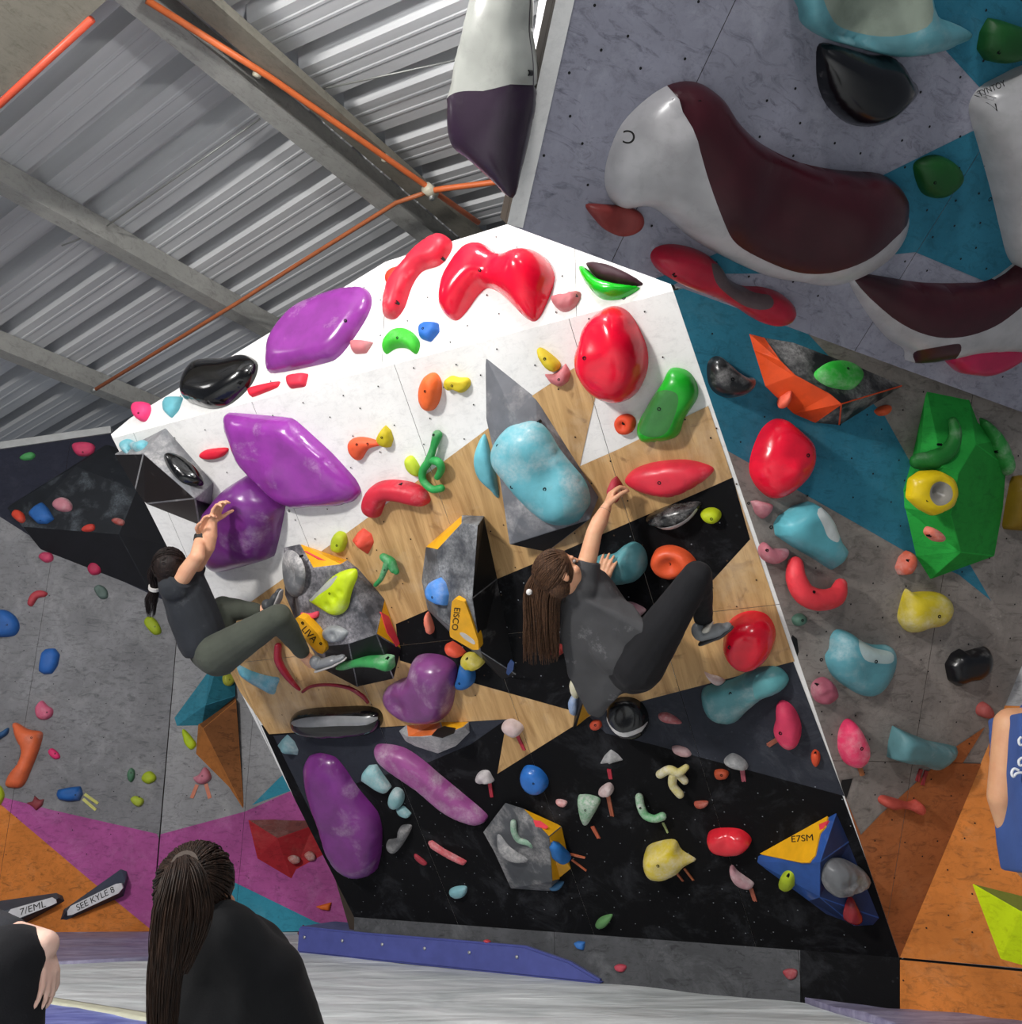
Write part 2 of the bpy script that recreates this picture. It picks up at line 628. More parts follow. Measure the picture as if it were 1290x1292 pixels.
def roof_mat(side):
    """frame with x along the ridge, y down the slope (away from the ridge), z up"""
    y = (RV * side - UP * SL).normalized()
    x = RU
    z = x.cross(y)
    if z.z < 0:
        z = -z
    m = Matrix.Identity(4)
    for i in range(3):
        m[i][0], m[i][1], m[i][2], m[i][3] = x[i], y[i], z[i], R0[i]
    return m


d_ = bpy.data.lights.new('roof_point_light', 'POINT')  # high bay lamp hanging under the roof, just above the frame
d_.energy = 105
d_.shadow_soft_size = .10
o = link(bpy.data.objects.new('roof_point_light', d_))
r_ = ray(500, -230)
o.location = CAM + r_ * ((5.0 - .55 - CAM_H) / r_.z)
d_ = bpy.data.lights.new('roof_point_light', 'POINT')  # added point light brightening beam faces and left roof, no known fixture
d_.energy = 95
d_.shadow_soft_size = .12
o = link(bpy.data.objects.new('roof_point_light', d_))
o.location = (-2.9, 0.9, 4.0)
t = NT('corrugated_sheet')
v = t.mapped(scale=(1.0, 0.1, 1))
n = t.noise(v, 6, 3, .5)
M_SHEET = t.out(t.mix(t.ramp(n, .3, .7), S('c2c3c5'), S('dadbdc')), 0.6, Metallic=0.15)
PROF = [(0, 0), (.030, .14), (.105, .14), (.150, 0), (.215, 0), (.222, -.005), (.238, -.005), (.245, 0), (.315, 0), (.322, -.005), (.338, -.005), (.345, 0), (.430, 0)]
P2 = PROF + [(a + .43, b) for a, b in PROF[1:]]
roof = empty('ceiling', R0)
tag(roof, kind='structure')
for side, y0, y1 in ((1, 0.03, 8.6), (-1, 0.03, 5.0)):
    m = roof_mat(side)
    V = [(a, y0, b) for a, b in P2] + [(a, y1, b) for a, b in P2]
    k = len(P2)
    me = None
    for i in range(-9, 7):
        off = i * .86 - 0.03
        if me is None:
            o = mesh_obj('roof_sheet', V, [[j, j + 1, j + 1 + k, j + k] for j in range(k - 1)], M_SHEET)
            me = o.data
        else:
            o = bpy.data.objects.new('roof_sheet', me)
            link(o)
        o.parent = roof
        o.matrix_parent_inverse = Matrix.Translation(R0).inverted()
        o.matrix_basis = m @ Matrix.Translation((off, 0, 0))
# underside of the ridge
def box_in(m, name, x0, x1, y0, y1, z0, z1, mat, parent=None, inv=None):
    V = [(a, b, c) for c in (z0, z1) for a, b in ((x0, y0), (x1, y0), (x1, y1), (x0, y1))]
    o = mesh_obj(name, V, [[3, 2, 1, 0], [4, 5, 6, 7], [0, 1, 5, 4], [1, 2, 6, 5], [2, 3, 7, 6], [3, 0, 4, 7]], mat)
    if parent is not None:
        o.parent = parent
        if inv is not None:
            o.matrix_parent_inverse = inv
    o.matrix_basis = m
    return o


inv = Matrix.Translation(R0).inverted()
box_in(roof_mat(1), 'ridge_cap', -8, 5, -.16, .2, .10, .13, M_SHEET, roof, inv)
M_BEAM = wall_mat('beam_paint', 'a9a8a3', '5a5a55', 'b0aea6', 0.5, 0.3, 0.6)
M_BEAM2 = wall_mat('tan_beam_paint', '878377', '4d493f', '98938a', 0.5, 0.3, 0.6)


def purlin(side, y, w, d, mat, label, x0=-8, x1=5.0, lip=0.045):
    """Z-shaped purlin: web plus two flanges"""
    m = roof_mat(side)
    o = box_in(m, 'purlin', x0, x1, y, y + .012, -d, -.012, mat)
    o2 = box_in(m, 'flange', x0, x1, y - .002, y + w, -d - .012, -d, mat)
    o2.parent = o
    o2.matrix_basis = Matrix.Identity(4)
    o3 = box_in(m, 'flange', x0, x1, y + w, y + w + .01, -d - .012, -d + lip, mat)
    o3.parent = o
    o3.matrix_basis = Matrix.Identity(4)
    tag(o, label, 'roof beam', 'steel purlins under the roof')
    return o


purlin(1, 2.05, .11, .19, M_BEAM, 'grey steel roof beam lower left, second from the ridge, lit pale along its side')
purlin(1, 3.92, .11, .19, M_BEAM, 'grey steel roof beam nearest the dark left wall, ending behind the white wall')
purlin(1, 0.16, .14, .18, M_BEAM, 'grey steel ridge beam just left of the long orange conduit')
purlin(-1, 0.05, .16, .20, M_BEAM2, 'tan steel ridge beam just right of the long orange conduit')
purlin(-1, 1.9, .11, .19, M_BEAM2, 'tan steel roof beam over the prow, right of the ridge')
m1 = roof_mat(1)
raf = box_in(m1, 'rafter', -3.85, -3.27, -.3, 8.4, -.47, -.43, M_BEAM2)
r2 = box_in(m1, 'web', -3.60, -3.56, -.3, 8.4, -.43, -.02, M_BEAM2)
r2.parent = raf
r2.matrix_basis = Matrix.Identity(4)
tag(raf, 'wide brown-grey rafter crossing the top left corner of the roof', 'rafter')


def tube(name, pts, r, mat, parent=None, seg=8, closed_ends=True, radii=None):
    V, Fc = [], []
    n = len(pts)
    prev = None
    for i, p in enumerate(pts):
        d = (pts[min(i + 1, n - 1)] - pts[max(i - 1, 0)]).normalized()
        if prev is None:
            a = d.cross(UP if abs(d.z) < .9 else Vector((1, 0, 0))).normalized()
        else:
            a = (prev - d * prev.dot(d)).normalized()
        prev = a
        b = d.cross(a)
        rr = radii[i] if radii else r
        for k in range(seg):
            t = 2 * math.pi * k / seg
            V.append(p + (a * math.cos(t) + b * math.sin(t)) * rr)
    for i in range(n - 1):
        for k in range(seg):
            Fc.append([i * seg + k, i * seg + (k + 1) % seg, (i + 1) * seg + (k + 1) % seg, (i + 1) * seg + k])
    if closed_ends:
        Fc.append(list(range(seg))[::-1])
        Fc.append([(n - 1) * seg + k for k in range(seg)])
    return fix_normals(mesh_obj(name, V, Fc, mat, parent, smooth=True))


M_ORPIPE = plain('orange_conduit', 'e0723e', 0.4)
M_ORPIPE2 = plain('worn_orange_conduit', 'b8683f', 0.5)
M_CREAM = plain('cream_plastic', 'c9c2ac', 0.5)


def on_roof(x, y, drop):
    """point under the roof plane (either side of the ridge) seen at a pixel"""
    r = ray(x, y)
    best = None
    for side in (1, -1):
        m = roof_mat(side)
        nn = Vector((m[0][2], m[1][2], m[2][2]))
        o = R0 - nn * drop
        s = (o - CAM).dot(nn) / r.dot(nn)
        p = CAM + r * s
        q = (p - R0).dot(RV) * side
        if q >= 0 or best is None:
            best = p
            if q >= 0:
                break
    return best


pj = on_roof(543, 241, .30)
c1 = [on_roof(185, 0, .24), on_roof(340, 97, .24), on_roof(450, 173, .25), pj + Vector((0, 0, .02)), on_roof(604, 281, .26)]
o = tube('conduit', c1, .021, M_ORPIPE)
tag(o, 'long orange conduit running along the ridge between the two beams', 'conduit')
for x, y in ((325, 92), (487, 200)):
    q = on_roof(x, y, .24)
    d = (c1[-1] - c1[0]).normalized()
    cl = tube('clip', [q - d * .02, q + d * .02], .029, M_CREAM, parent=o)
c2 = [on_roof(121, 491, .34), on_roof(300, 382, .27), on_roof(370, 337, .30), on_roof(500, 256, .30), pj]
o = tube('conduit', c2, .017, M_ORPIPE2)
tag(o, 'thin rusty orange conduit sagging from the roof joint down to the left', 'conduit')
tube('end_cap', [c2[0], c2[0] + (c2[0] - c2[1]).normalized() * .05], .02, M_STEEL, parent=o)
c3 = [pj, on_roof(560, 238, .30), on_roof(640, 228, .26), on_roof(760, 205, .26)]
o = tube('conduit', c3, .021, M_ORPIPE)
tag(o, 'short orange conduit going right from the roof joint behind the prow', 'conduit')
o = tube('conduit', [on_roof(-60, 172, .47), on_roof(0, 131, .47), on_roof(116, 24, .47)], .022, plain('red_orange_conduit', 'd4553a', .4))
tag(o, 'red-orange conduit beside the rafter in the top left corner', 'conduit')
jb = tube('conduit_joint', [pj + RU * -.05, pj + RU * .05], .042, M_CREAM, seg=12)
tube('clamp', [pj + RU * .02 + UP * .06, pj + RU * .02 - UP * .06], .02, M_STEEL, parent=jb)
tag(jb, 'cream junction fitting where three orange conduits meet under the roof', 'fitting')
for k, (a, b, g) in enumerate((((135, 285), (328, 150), 'left roof slope'), ((78, 310), (135, 288), 'first beam'), ((395, 115), (580, 75), 'right roof slope'))):
    o = tube('stay_rod', [on_roof(a[0], a[1], .12), on_roof(b[0], b[1], .06)], .006, M_STEEL)
    tag(o, 'thin steel stay rod hung under the ' + g, 'rod')

# ------------------------------------------------------------------ floor mats
t = NT('grey_vinyl_mat')
v = t.mapped(scale=(1, 1.8, 1))
w = t.noise(v, 1.8, 5, .6, .5)
col = t.mix(t.ramp(w, .3, .7), S('bcc2c3'), S('e6e9ea'))
w2 = t.noise(t.mapped(scale=(.8, 2.6, 1)), 2, 3, .5, .4)
t.bump(w2, .8, .06)
M_MAT = t.out(col, .7)
t = NT('blue_vinyl_mat')
w = t.noise(t.mapped(scale=(1, 4, 1)), 4, 5, .6, .8)
M_BLUEMAT = t.out(t.mix(t.ramp(w, .35, .65), S('5a63ad'), S('8d97d6')), .5)
t = NT('mauve_vinyl_mat')
w = t.noise(t.mapped(scale=(1, 4, 1)), 4, 5, .6, 1.2)
M_MAUVE = t.out(t.mix(t.ramp(w, .3, .7), S('6e6a8a'), S('a9a4bd')), .5)


def grid_surface(name, x0, x1, y0, y1, nx, ny, fz, mat, thick=.0):
    V = [(x0 + (x1 - x0) * i / nx, y0 + (y1 - y0) * j / ny, 0) for j in range(ny + 1) for i in range(nx + 1)]
    V = [(a, b, fz(a, b)) for a, b, _ in V]
    Fc = [[j * (nx + 1) + i, j * (nx + 1) + i + 1, (j + 1) * (nx + 1) + i + 1, (j + 1) * (nx + 1) + i] for j in range(ny) for i in range(nx)]
    return mesh_obj(name, V, Fc, mat, smooth=True)


def wrinkle(a, b, amp=.006):
    return amp * (noise.noise(Vector((a * .9, b * 3.2, 0))) + .5 * noise.noise(Vector((a * 2.2, b * 7, 3))))


fl = grid_surface('floor', -6.5, 6, -3, 9, 130, 200, lambda a, b: wrinkle(a, b, .008), M_MAT)
tag(fl, kind='structure')
# mauve cover strip in front of the left wall, and blue mat closest to the camera
q0, q1 = atz(-60, 1216, 0), atz(470, 1207, 0)


def mat_cover(name, poly_px, mat, label, h=.02, amp=.012, cat='mat'):
    poly = [atz(x, y, 0) for x, y in px(poly_px)]
    res_v = [Vector((p.x, p.y)) for p in poly]
    n = len(res_v)
    pts = list(res_v)
    xs, ys = [p.x for p in poly], [p.y for p in poly]
    st = max(max(xs) - min(xs), max(ys) - min(ys)) / 46
    pp = [(p.x, p.y) for p in res_v]
    y = min(ys)
    while y < max(ys):
        x = min(xs)
        while x < max(xs):
            if inside(pp, x, y):
                pts.append(Vector((x, y)))
            x += st
        y += st * .6
    vs_, es_, fs_, *_ = delaunay_2d_cdt(pts, [(i, (i + 1) % n) for i in range(n)], [], 1, 1e-5)
    V = [(p.x, p.y, h + wrinkle(p.x + 5, p.y * 1.4, amp)) for p in vs_]
    o = mesh_obj(name, V, [list(f) for f in fs_], mat, smooth=True)
    bm = bmesh.new()
    bm.from_mesh(o.data)
    r = bmesh.ops.extrude_face_region(bm, geom=bm.faces[:])
    for e in r['geom']:
        if isinstance(e, bmesh.types.BMVert):
            e.co.z = -.01
    bmesh.ops.recalc_face_normals(bm, faces=bm.faces)
    bm.to_mesh(o.data)
    bm.free()
    tag(o, label, cat)
    return o


mat_cover('crash_mat', '-300,1222 60,1218 200,1212 202,1178 -300,1184', M_MAUVE, 'wrinkled mauve mat cover along the foot of the left wall')
mat_cover('crash_mat', '-400,1262 55,1266 230,1296 330,1360 -400,1420', M_BLUEMAT, 'blue mat with a pale seam at the bottom left corner', .012)
sm = mat_cover('seam_strip', '-400,1256 55,1261 235,1290 330,1352 330,1362 230,1299 55,1268 -400,1263', plain('cream_webbing', 'd9d9c0', .7), 'cream seam strip edging the blue mat at the bottom left', .018, .002, 'strip')
mat_cover('crash_mat', '1150,1246 1290,1280 1420,1300 1420,1330 1130,1300 1000,1262', M_MAUVE, 'rumpled mauve mat cover at the foot of the orange wall', .03, .02)
# ------------------------------------------------------------------ hold and volume builders
G_TOP, G_MAIN, G_LOW = 'holds on the top white band', 'holds on the main overhanging wall', 'holds on the black lower wall'
G_LEFT, G_RIGHT, G_PROW = 'holds on the left wall', 'holds on the right wall', 'holds on the foreground prow'
GR = {'U': G_TOP, 'M': G_MAIN, 'B': G_LOW, 'K': 'holds on the kickboard', 'L': G_LEFT, 'L2': G_LEFT, 'R': G_RIGHT, 'R2': G_RIGHT, 'F': G_PROW}
PLS = {'U': PL_U, 'M': PL_M, 'B': PL_M, 'K': PL_KM, 'L': PL_L1, 'L2': PL_L2, 'R': PL_R, 'R2': PL_R2, 'F': PL_F}
SEED = [0]


def catmull(P, k=4):
    n = len(P)
    out = []
    for i in range(n):
        a, b, c, d = P[i - 1], P[i], P[(i + 1) % n], P[(i + 2) % n]
        for j in range(k):
            t = j / k
            out.append(0.5 * ((2 * b) + (c - a) * t + (2 * a - 5 * b + 4 * c - d) * t * t + (3 * b - a - 3 * c + d) * t ** 3))
    return out


def corner(P, f=.18):
    """keep straight sides but round each corner a little"""
    out = []
    n = len(P)
    for i in range(n):
        a, b, c = P[i - 1], P[i], P[(i + 1) % n]
        out += [b.lerp(a, f), b.lerp(a, f * .35).lerp(b.lerp(c, f * .35), .5), b.lerp(c, f)]
    return out


def seg_dist(Q, P):
    """distance of points Q (n,2) to closed polyline P (m,2)"""
    A = P
    B = np.roll(P, -1, 0)
    d = B - A
    L = (d * d).sum(1) + 1e-12
    r = np.full(len(Q), 1e9)
    for i in range(len(A)):
        t = np.clip(((Q - A[i]) @ d[i]) / L[i], 0, 1)
        e = Q - (A[i] + t[:, None] * d[i])
        r = np.minimum(r, (e * e).sum(1))
    return np.sqrt(r)


def membrane(VA, faces, fixed):
    """height of a soap film blown up over the outline: smooth, no creases (FEM Poisson, conjugate gradients)"""
    n = len(VA)
    T = np.array([f[:3] for f in faces])
    P0, P1, P2_ = VA[T[:, 0]], VA[T[:, 1]], VA[T[:, 2]]
    ar = .5 * np.abs((P1[:, 0] - P0[:, 0]) * (P2_[:, 1] - P0[:, 1]) - (P2_[:, 0] - P0[:, 0]) * (P1[:, 1] - P0[:, 1])) + 1e-10
    I, J, W = [], [], []
    pts = (P0, P1, P2_)
    for k in range(3):
        a, b, c = pts[k], pts[(k + 1) % 3], pts[(k + 2) % 3]
        w = np.clip(((b - a) * (c - a)).sum(1) / (4 * ar), 1e-4, 50)
        I += [T[:, (k + 1) % 3], T[:, (k + 2) % 3]]
        J += [T[:, (k + 2) % 3], T[:, (k + 1) % 3]]
        W += [w, w]
    I, J, W = np.concatenate(I), np.concatenate(J), np.concatenate(W)
    D = np.bincount(I, weights=W, minlength=n)
    rhs = np.bincount(T.ravel(), weights=np.repeat(ar / 3, 3), minlength=n)
    free = (~fixed) & (D > 0)
    fr = free.astype(float)
    Dm = np.where(free, D, 1.0)

    def A_(x):
        return (D * x - np.bincount(I, weights=W * x[J], minlength=n)) * fr
    x = np.zeros(n)
    r = rhs * fr
    z = r / Dm
    p_ = z.copy()
    rz = (r * z).sum()
    for _ in range(160):
        Ap = A_(p_)
        al = rz / ((p_ * Ap).sum() + 1e-30)
        x += al * p_
        r -= al * Ap
        z = r / Dm
        rz2 = (r * z).sum()
        if rz2 < 1e-20:
            break
        p_ = z + (rz2 / rz) * p_
        rz = rz2
    x = np.maximum(x, 0)
    return x / (x.max() + 1e-30)


def relief(pl, outline, H, smooth=True, w=1.0, p=0.5, bumps=(), tilt=None, zones=(), N=None, rnd=.18, ridge=None, rough_amp=0.0, lift=0.0, sm=None):
    P = uvpoly(pl, px(outline) if isinstance(outline, str) else outline)
    if area2(P) < 0:
        P = P[::-1]
    P = catmull(P, 4) if smooth is True else (corner(P, rnd) if smooth == 'c' else [q.copy() for q in P])
    xs, ys = [q.x for q in P], [q.y for q in P]
    c = Vector(((min(xs) + max(xs)) / 2, (min(ys) + max(ys)) / 2))
    size = max(max(xs) - min(xs), max(ys) - min(ys))
    if N is None:
        N = int(min(30, max(9, size / .016)))
    st = size / N
    # resample long outline edges
    R = []
    for i in range(len(P)):
        a, b = P[i], P[(i + 1) % len(P)]
        k = max(1, int((b - a).length / (st * .9)))
        R += [a.lerp(b, j / k) for j in range(k)]
    P = R
    PA = np.array([(q.x, q.y) for q in P])
    pts = []
    y = min(ys)
    row = 0
    while y < max(ys):
        x = min(xs) + (row % 2) * st * .5
        while x < max(xs):
            pts.append((x, y))
            x += st
        y += st * .87
        row += 1
    Q = np.array(pts)
    ins = np.array([inside(PA, a, b) for a, b in Q])
    Q = Q[ins]
    d = seg_dist(Q, PA) if len(Q) else np.zeros(0)
    Rm = max(d.max() if len(d) else 0, size * .05)
    Q = Q[d > st * .62] if len(Q) else Q
    rings = []
    n = len(P)
    for f in (0.05, 0.16, 0.34):
        off = min(f * Rm, st * .9 * f / .34)
        for i in range(n):
            t = (P[(i + 1) % n] - P[i - 1])
            if t.length < 1e-9:
                continue
            t.normalize()
            q = P[i] + Vector((-t.y, t.x)) * off
            rings.append((q.x, q.y, off))
    if rings:
        RQ = np.array(rings)
        dd = seg_dist(RQ[:, :2], PA)
        ok = (dd > RQ[:, 2] * .8) & np.array([inside(PA, a, b) for a, b in RQ[:, :2]])
        Q = np.vstack([Q, RQ[ok][:, :2]]) if len(Q) else RQ[ok][:, :2]
    verts = [Vector(q) for q in P] + [Vector(q) for q in Q]
    edges = [(i, (i + 1) % n) for i in range(n)]
    zp = []
    for zpoly, zc in zones:
        z = catmull(uvpoly(pl, px(zpoly)), 4)
        zp.append(([(q.x, q.y) for q in z], zc))
        b0 = len(verts)
        verts += z
        edges += [(b0 + i, b0 + (i + 1) % len(z)) for i in range(len(z))]
    vs, es, fs, *_ = delaunay_2d_cdt(verts, edges, [], 0, 1e-6)
    VA = np.array([(v.x, v.y) for v in vs])
    pt = [(q.x, q.y) for q in P]
    faces, mi = [], []
    for f in fs:
        cx = sum(VA[i][0] for i in f) / len(f)
        cy = sum(VA[i][1] for i in f) / len(f)
        if not inside(pt, cx, cy):
            continue
        faces.append(list(f))
        m = 0
        for k, (z, zc) in enumerate(zp):
            if inside(z, cx, cy):
                m = k + 1
        mi.append(m)
    dist = seg_dist(VA, PA)
    insd = np.array([inside(pt, a, b) for a, b in VA])
    dist[~insd] = 0
    dist[dist < 1e-6] = 0
    u_ = membrane(VA, faces, dist <= 0)
    t = np.clip(u_ / (1 - (1 - w) ** 2 if w < 1 else 1.0), 0, 1)
    prof = np.power(np.clip(1 - (1 - t) ** 2, 0, 1), p)
    h = H * prof
    if tilt:
        dx, dy, k = tilt
        q0 = pl.uv(645, 646)
        q1 = pl.uv(645 + dx, 646 + dy)
        dr = np.array([(q1 - q0).x, (q1 - q0).y])
        dr = dr / (np.linalg.norm(dr) + 1e-9)
        h = h * np.clip(1 + k * ((VA - np.array([c.x, c.y])) @ dr) / (size * .5), .12, 3)
    for b in bumps:
        q = pl.uv(b[0], b[1])
        r2 = ((VA - np.array([q.x, q.y])) ** 2).sum(1)
        h = h + b[2] * np.exp(-r2 / (2 * b[3] ** 2)) * np.clip(t * 2.2, 0, 1)
    if ridge is not None:
        # crease line: height falls off away from it
        a = pl.uv(ridge[0], ridge[1])
        b = pl.uv(ridge[2], ridge[3])
        ab = np.array([b.x - a.x, b.y - a.y])
        L = (ab ** 2).sum()
        tt = np.clip(((VA - np.array([a.x, a.y])) @ ab) / L, 0, 1)
        rd = np.linalg.norm(VA - (np.array([a.x, a.y]) + tt[:, None] * ab), axis=1)
        dd = dist / (dist + rd + 1e-9)
        h = H * np.power(dd, ridge[4] if len(ridge) > 4 else .9)
    if rough_amp:
        sd = SEED[0] * 3.1
        h = h + np.array([noise.noise(Vector((a * 38, b * 38, sd))) * rough_amp for a, b in VA]) * np.clip(t * 3, 0, 1)
    h = np.maximum(h, 0) + lift
    V = [(VA[i][0] - c.x, VA[i][1] - c.y, h[i]) for i in range(len(VA))]
    # skirt down into the wall
    bot = {}
    for i in range(len(VA)):
        if dist[i] <= 0:
            bot[i] = None
    eset = {}
    for f in faces:
        for i in range(len(f)):
            e = (f[i], f[(i + 1) % len(f)])
            eset[e] = True
    bl = len(V)
    idx = {}
    k = 0
    for (a, b) in list(eset):
        if (b, a) not in eset:
            for q in (a, b):
                if q not in idx:
                    idx[q] = len(V)
                    V.append((V[q][0], V[q][1], -0.003))
            faces.append([a, idx[a], idx[b], b])
            mi.append(mi[k] if k < len(mi) else 0)
    mi = mi[:len(faces)] + [0] * (len(faces) - len(mi))
    def height(u, v):
        j = int(np.argmin(((VA - np.array([u, v])) ** 2).sum(1)))
        return float(h[j])
    return V, faces, mi, c, height


BOLT_ME = {}


def bolt_child(root, u, v, h, r=.0075, mat=None):
    key = (r, (mat or M_BOLT).name)
    if key not in BOLT_ME:
        V = []
        for z, rr in ((-.02, r), (.0015, r), (.0015, r * .55), (-.004, r * .5)):
            for i in range(10):
                t = i * math.pi / 5
                V.append((rr * math.cos(t), rr * math.sin(t), z))
        Fc = []
        for k in range(3):
            for i in range(10):
                Fc.append([k * 10 + i, k * 10 + (i + 1) % 10, (k + 1) * 10 + (i + 1) % 10, (k + 1) * 10 + i])
        Fc.append([30 + i for i in range(10)])
        o = mesh_obj('bolt', V, Fc, mat or M_BOLT, parent=root)
        BOLT_ME[key] = o.data
    else:
        o = link(bpy.data.objects.new('bolt', BOLT_ME[key]), root)
    o.location = (u, v, h)
    return o


def hold(label, pk, hexc, H, outline, bolts='', chalk=.25, rough=.6, coat=0.0, name='climbing_hold', cat='climbing hold', group=None,
         pl=None, tex=.12, br=None, zmats=None, **kw):
    SEED[0] += 1
    pl = pl or PLS[pk]
    if H >= .10:
        H *= .82
    zones = kw.get('zones', ())
    V, Fc, mi, c, hf = relief(pl, outline, H, **kw)
    sd = (SEED[0] * 7 % 23) * 1.0
    mats = [hold_mat(hexc, chalk, rough, coat, sd, tex=tex)] + [hold_mat(z[1], chalk * .4 if chalk > .15 else 0, .35, coat, sd) for z in zones]
    o = mesh_obj(name, V, Fc, mats, mi=mi, smooth=True, mw=pl.mat(c.x, c.y))
    tag(o, label, cat, group or GR.get(pk))
    for bx, by in px(bolts):
        q = pl.uv(bx, by, H * .7)
        bolt_child(o, q.x - c.x, q.y - c.y, hf(q.x, q.y), br or (.0085 if H > .07 else .0065))
    return o


def volume(label, pl, verts, faces, mats, name='climbing_volume', group='wooden volumes bolted to the walls', bevel=.004, cat='volume'):
    """faceted plywood volume: verts (px, py, height above the wall); faces (material index, vertex ids...)"""
    uvs = [pl.uv(x, y, h) for x, y, h in verts]
    cx = sum(q.x for q in uvs) / len(uvs)
    cy = sum(q.y for q in uvs) / len(uvs)
    bm = bmesh.new()
    bv = [bm.verts.new((q.x - cx, q.y - cy, v[2] if v[2] > 0 else -.004)) for q, v in zip(uvs, verts)]
    for f in faces:
        fc = bm.faces.new([bv[i] for i in f[1:]])
        fc.material_index = f[0]
    bmesh.ops.recalc_face_normals(bm, faces=bm.faces)
    # orient outward
    s = sum(f.normal.z * f.calc_area() for f in bm.faces)
    if s < 0:
        bmesh.ops.reverse_faces(bm, faces=bm.faces)
    if bevel:
        ed = [e for e in bm.edges if len(e.link_faces) == 2 and e.calc_face_angle(0) > .12]
        bmesh.ops.bevel(bm, geom=ed, offset=bevel, segments=2, affect='EDGES', profile=.6)
    o = bm_obj(name, bm, mats, mw=pl.mat(cx, cy))
    tag(o, label, cat, group)
    W = [pl.pt(q.x, q.y, v[2]) for q, v in zip(uvs, verts)]
    fp = []
    for f in faces:
        P3 = [W[i] for i in f[1:]]
        n = Vector((0, 0, 0))
        for i in range(len(P3)):
            n += P3[i - 1].cross(P3[i])
        fp.append(Plane(sum(P3, Vector((0, 0, 0))) / len(P3), n))
    o_mw = pl.mat(cx, cy)
    return o, fp, o_mw


def plate(name, pl, outline, th, mat, parent=None, pmw=None, rnd=0.0, lift=.0005, smooth=False, depth=.002):
    P = uvpoly(pl, px(outline) if isinstance(outline, str) else outline)
    if area2(P) < 0:
        P = P[::-1]
    if rnd:
        P = corner(P, rnd)
    if smooth:
        P = catmull(P, 4)
    n = len(P)
    c = sum(P, Vector((0, 0))) / n
    bm = bmesh.new()
    a = [bm.verts.new((q.x - c.x, q.y - c.y, lift + th)) for q in P]
    b = [bm.verts.new((q.x - c.x, q.y - c.y, -depth)) for q in P]
    bm.faces.new(a)
    for i in range(n):
        bm.faces.new([a[i], b[i], b[(i + 1) % n], a[(i + 1) % n]])
    o = bm_obj(name, bm, mat, mw=pl.mat(c.x, c.y))
    if parent is not None:
        o.parent = parent
        o.matrix_parent_inverse = pmw.inverted()
    return o


def tape(label, pk, x0, y0, x1, y1, hexc='b3263a', w=.022, pl=None):
    pl = pl or PLS[pk]
    a, b = pl.uv(x0, y0), pl.uv(x1, y1)
    d = (b - a).normalized()
    nn = Vector((-d.y, d.x)) * w * .5
    rnd = random.Random(int(x0 * 7 + y0))
    P = [a + nn, a - nn]
    k = 5
    for i in range(k + 1):
        P.append(b - nn + nn * 2 * i / k + d * rnd.uniform(-.003, .003))
    bm = bmesh.new()
    c = (a + b) / 2
    top = [bm.verts.new((q.x - c.x, q.y - c.y, .0065 + .002 * math.sin(i * 2.1))) for i, q in enumerate(P)]
    bot = [bm.verts.new((q.x - c.x, q.y - c.y, -.001)) for q in P]
    bm.faces.new(top)
    for i in range(len(P)):
        bm.faces.new([top[i], bot[i], bot[(i + 1) % len(P)], top[(i + 1) % len(P)]])
    o = bm_obj('tape_strip', bm, plain('tape_' + hexc, hexc, .55), mw=pl.mat(c.x, c.y))
    return tag(o, label, 'tape', 'tape strips marking start holds')


def text_on(word, pl, x, y, hpx, ang, mat, parent, pmw, lift=.002, shear=0.0, sx=1.0, name='lettering'):
    """printed lettering lying on a plane; ang in degrees clockwise in the photo"""
    cu = bpy.data.curves.new('text', 'FONT')
    cu.body = word
    cu.align_x = 'CENTER'
    cu.align_y = 'CENTER'
    cu.extrude = .0004
    cu.shear = shear
    tmp = bpy.data.objects.new('text', cu)
    COL.objects.link(tmp)
    bpy.context.view_layer.update()
    me = bpy.data.meshes.new_from_object(tmp.evaluated_get(bpy.context.evaluated_depsgraph_get()))
    bpy.data.objects.remove(tmp)
    me.materials.clear()
    me.materials.append(mat)
    c = pl.uv(x, y)
    a = math.radians(ang)
    e = pl.uv(x + 10 * math.cos(a), y + 10 * math.sin(a)) - c
    u = pl.uv(x + 10 * math.sin(a), y - 10 * math.cos(a)) - c
    e /= 10
    u /= 10
    for v in me.vertices:
        tx, ty = v.co.x * sx * hpx / .7, v.co.y * hpx / .7
        q = e * tx + u * ty
        v.co = (q.x, q.y, v.co.z + lift)
    o = bpy.data.objects.new(name, me)
    o.matrix_world = pl.mat(c.x, c.y)
    link(o)
    o.parent = parent
    o.matrix_parent_inverse = pmw.inverted()
    return o


C = dict(pu='8c3893', pud='7b3a80', re='ee1034', rd='d02438', pk='e2527c', cy='6cb6c3', cyd='55979f', gr='22a83a', gb='10c41c', gd='3c8a58',
         li='c3da1e', oran='f0632f', ora2='e84a2a', ye='d2bb28', bl='2d6cc2', bk='08080a', gy='47494c', co='e05a4c', sa='c77378', wh='cfc8c4', mar='3a0a16')

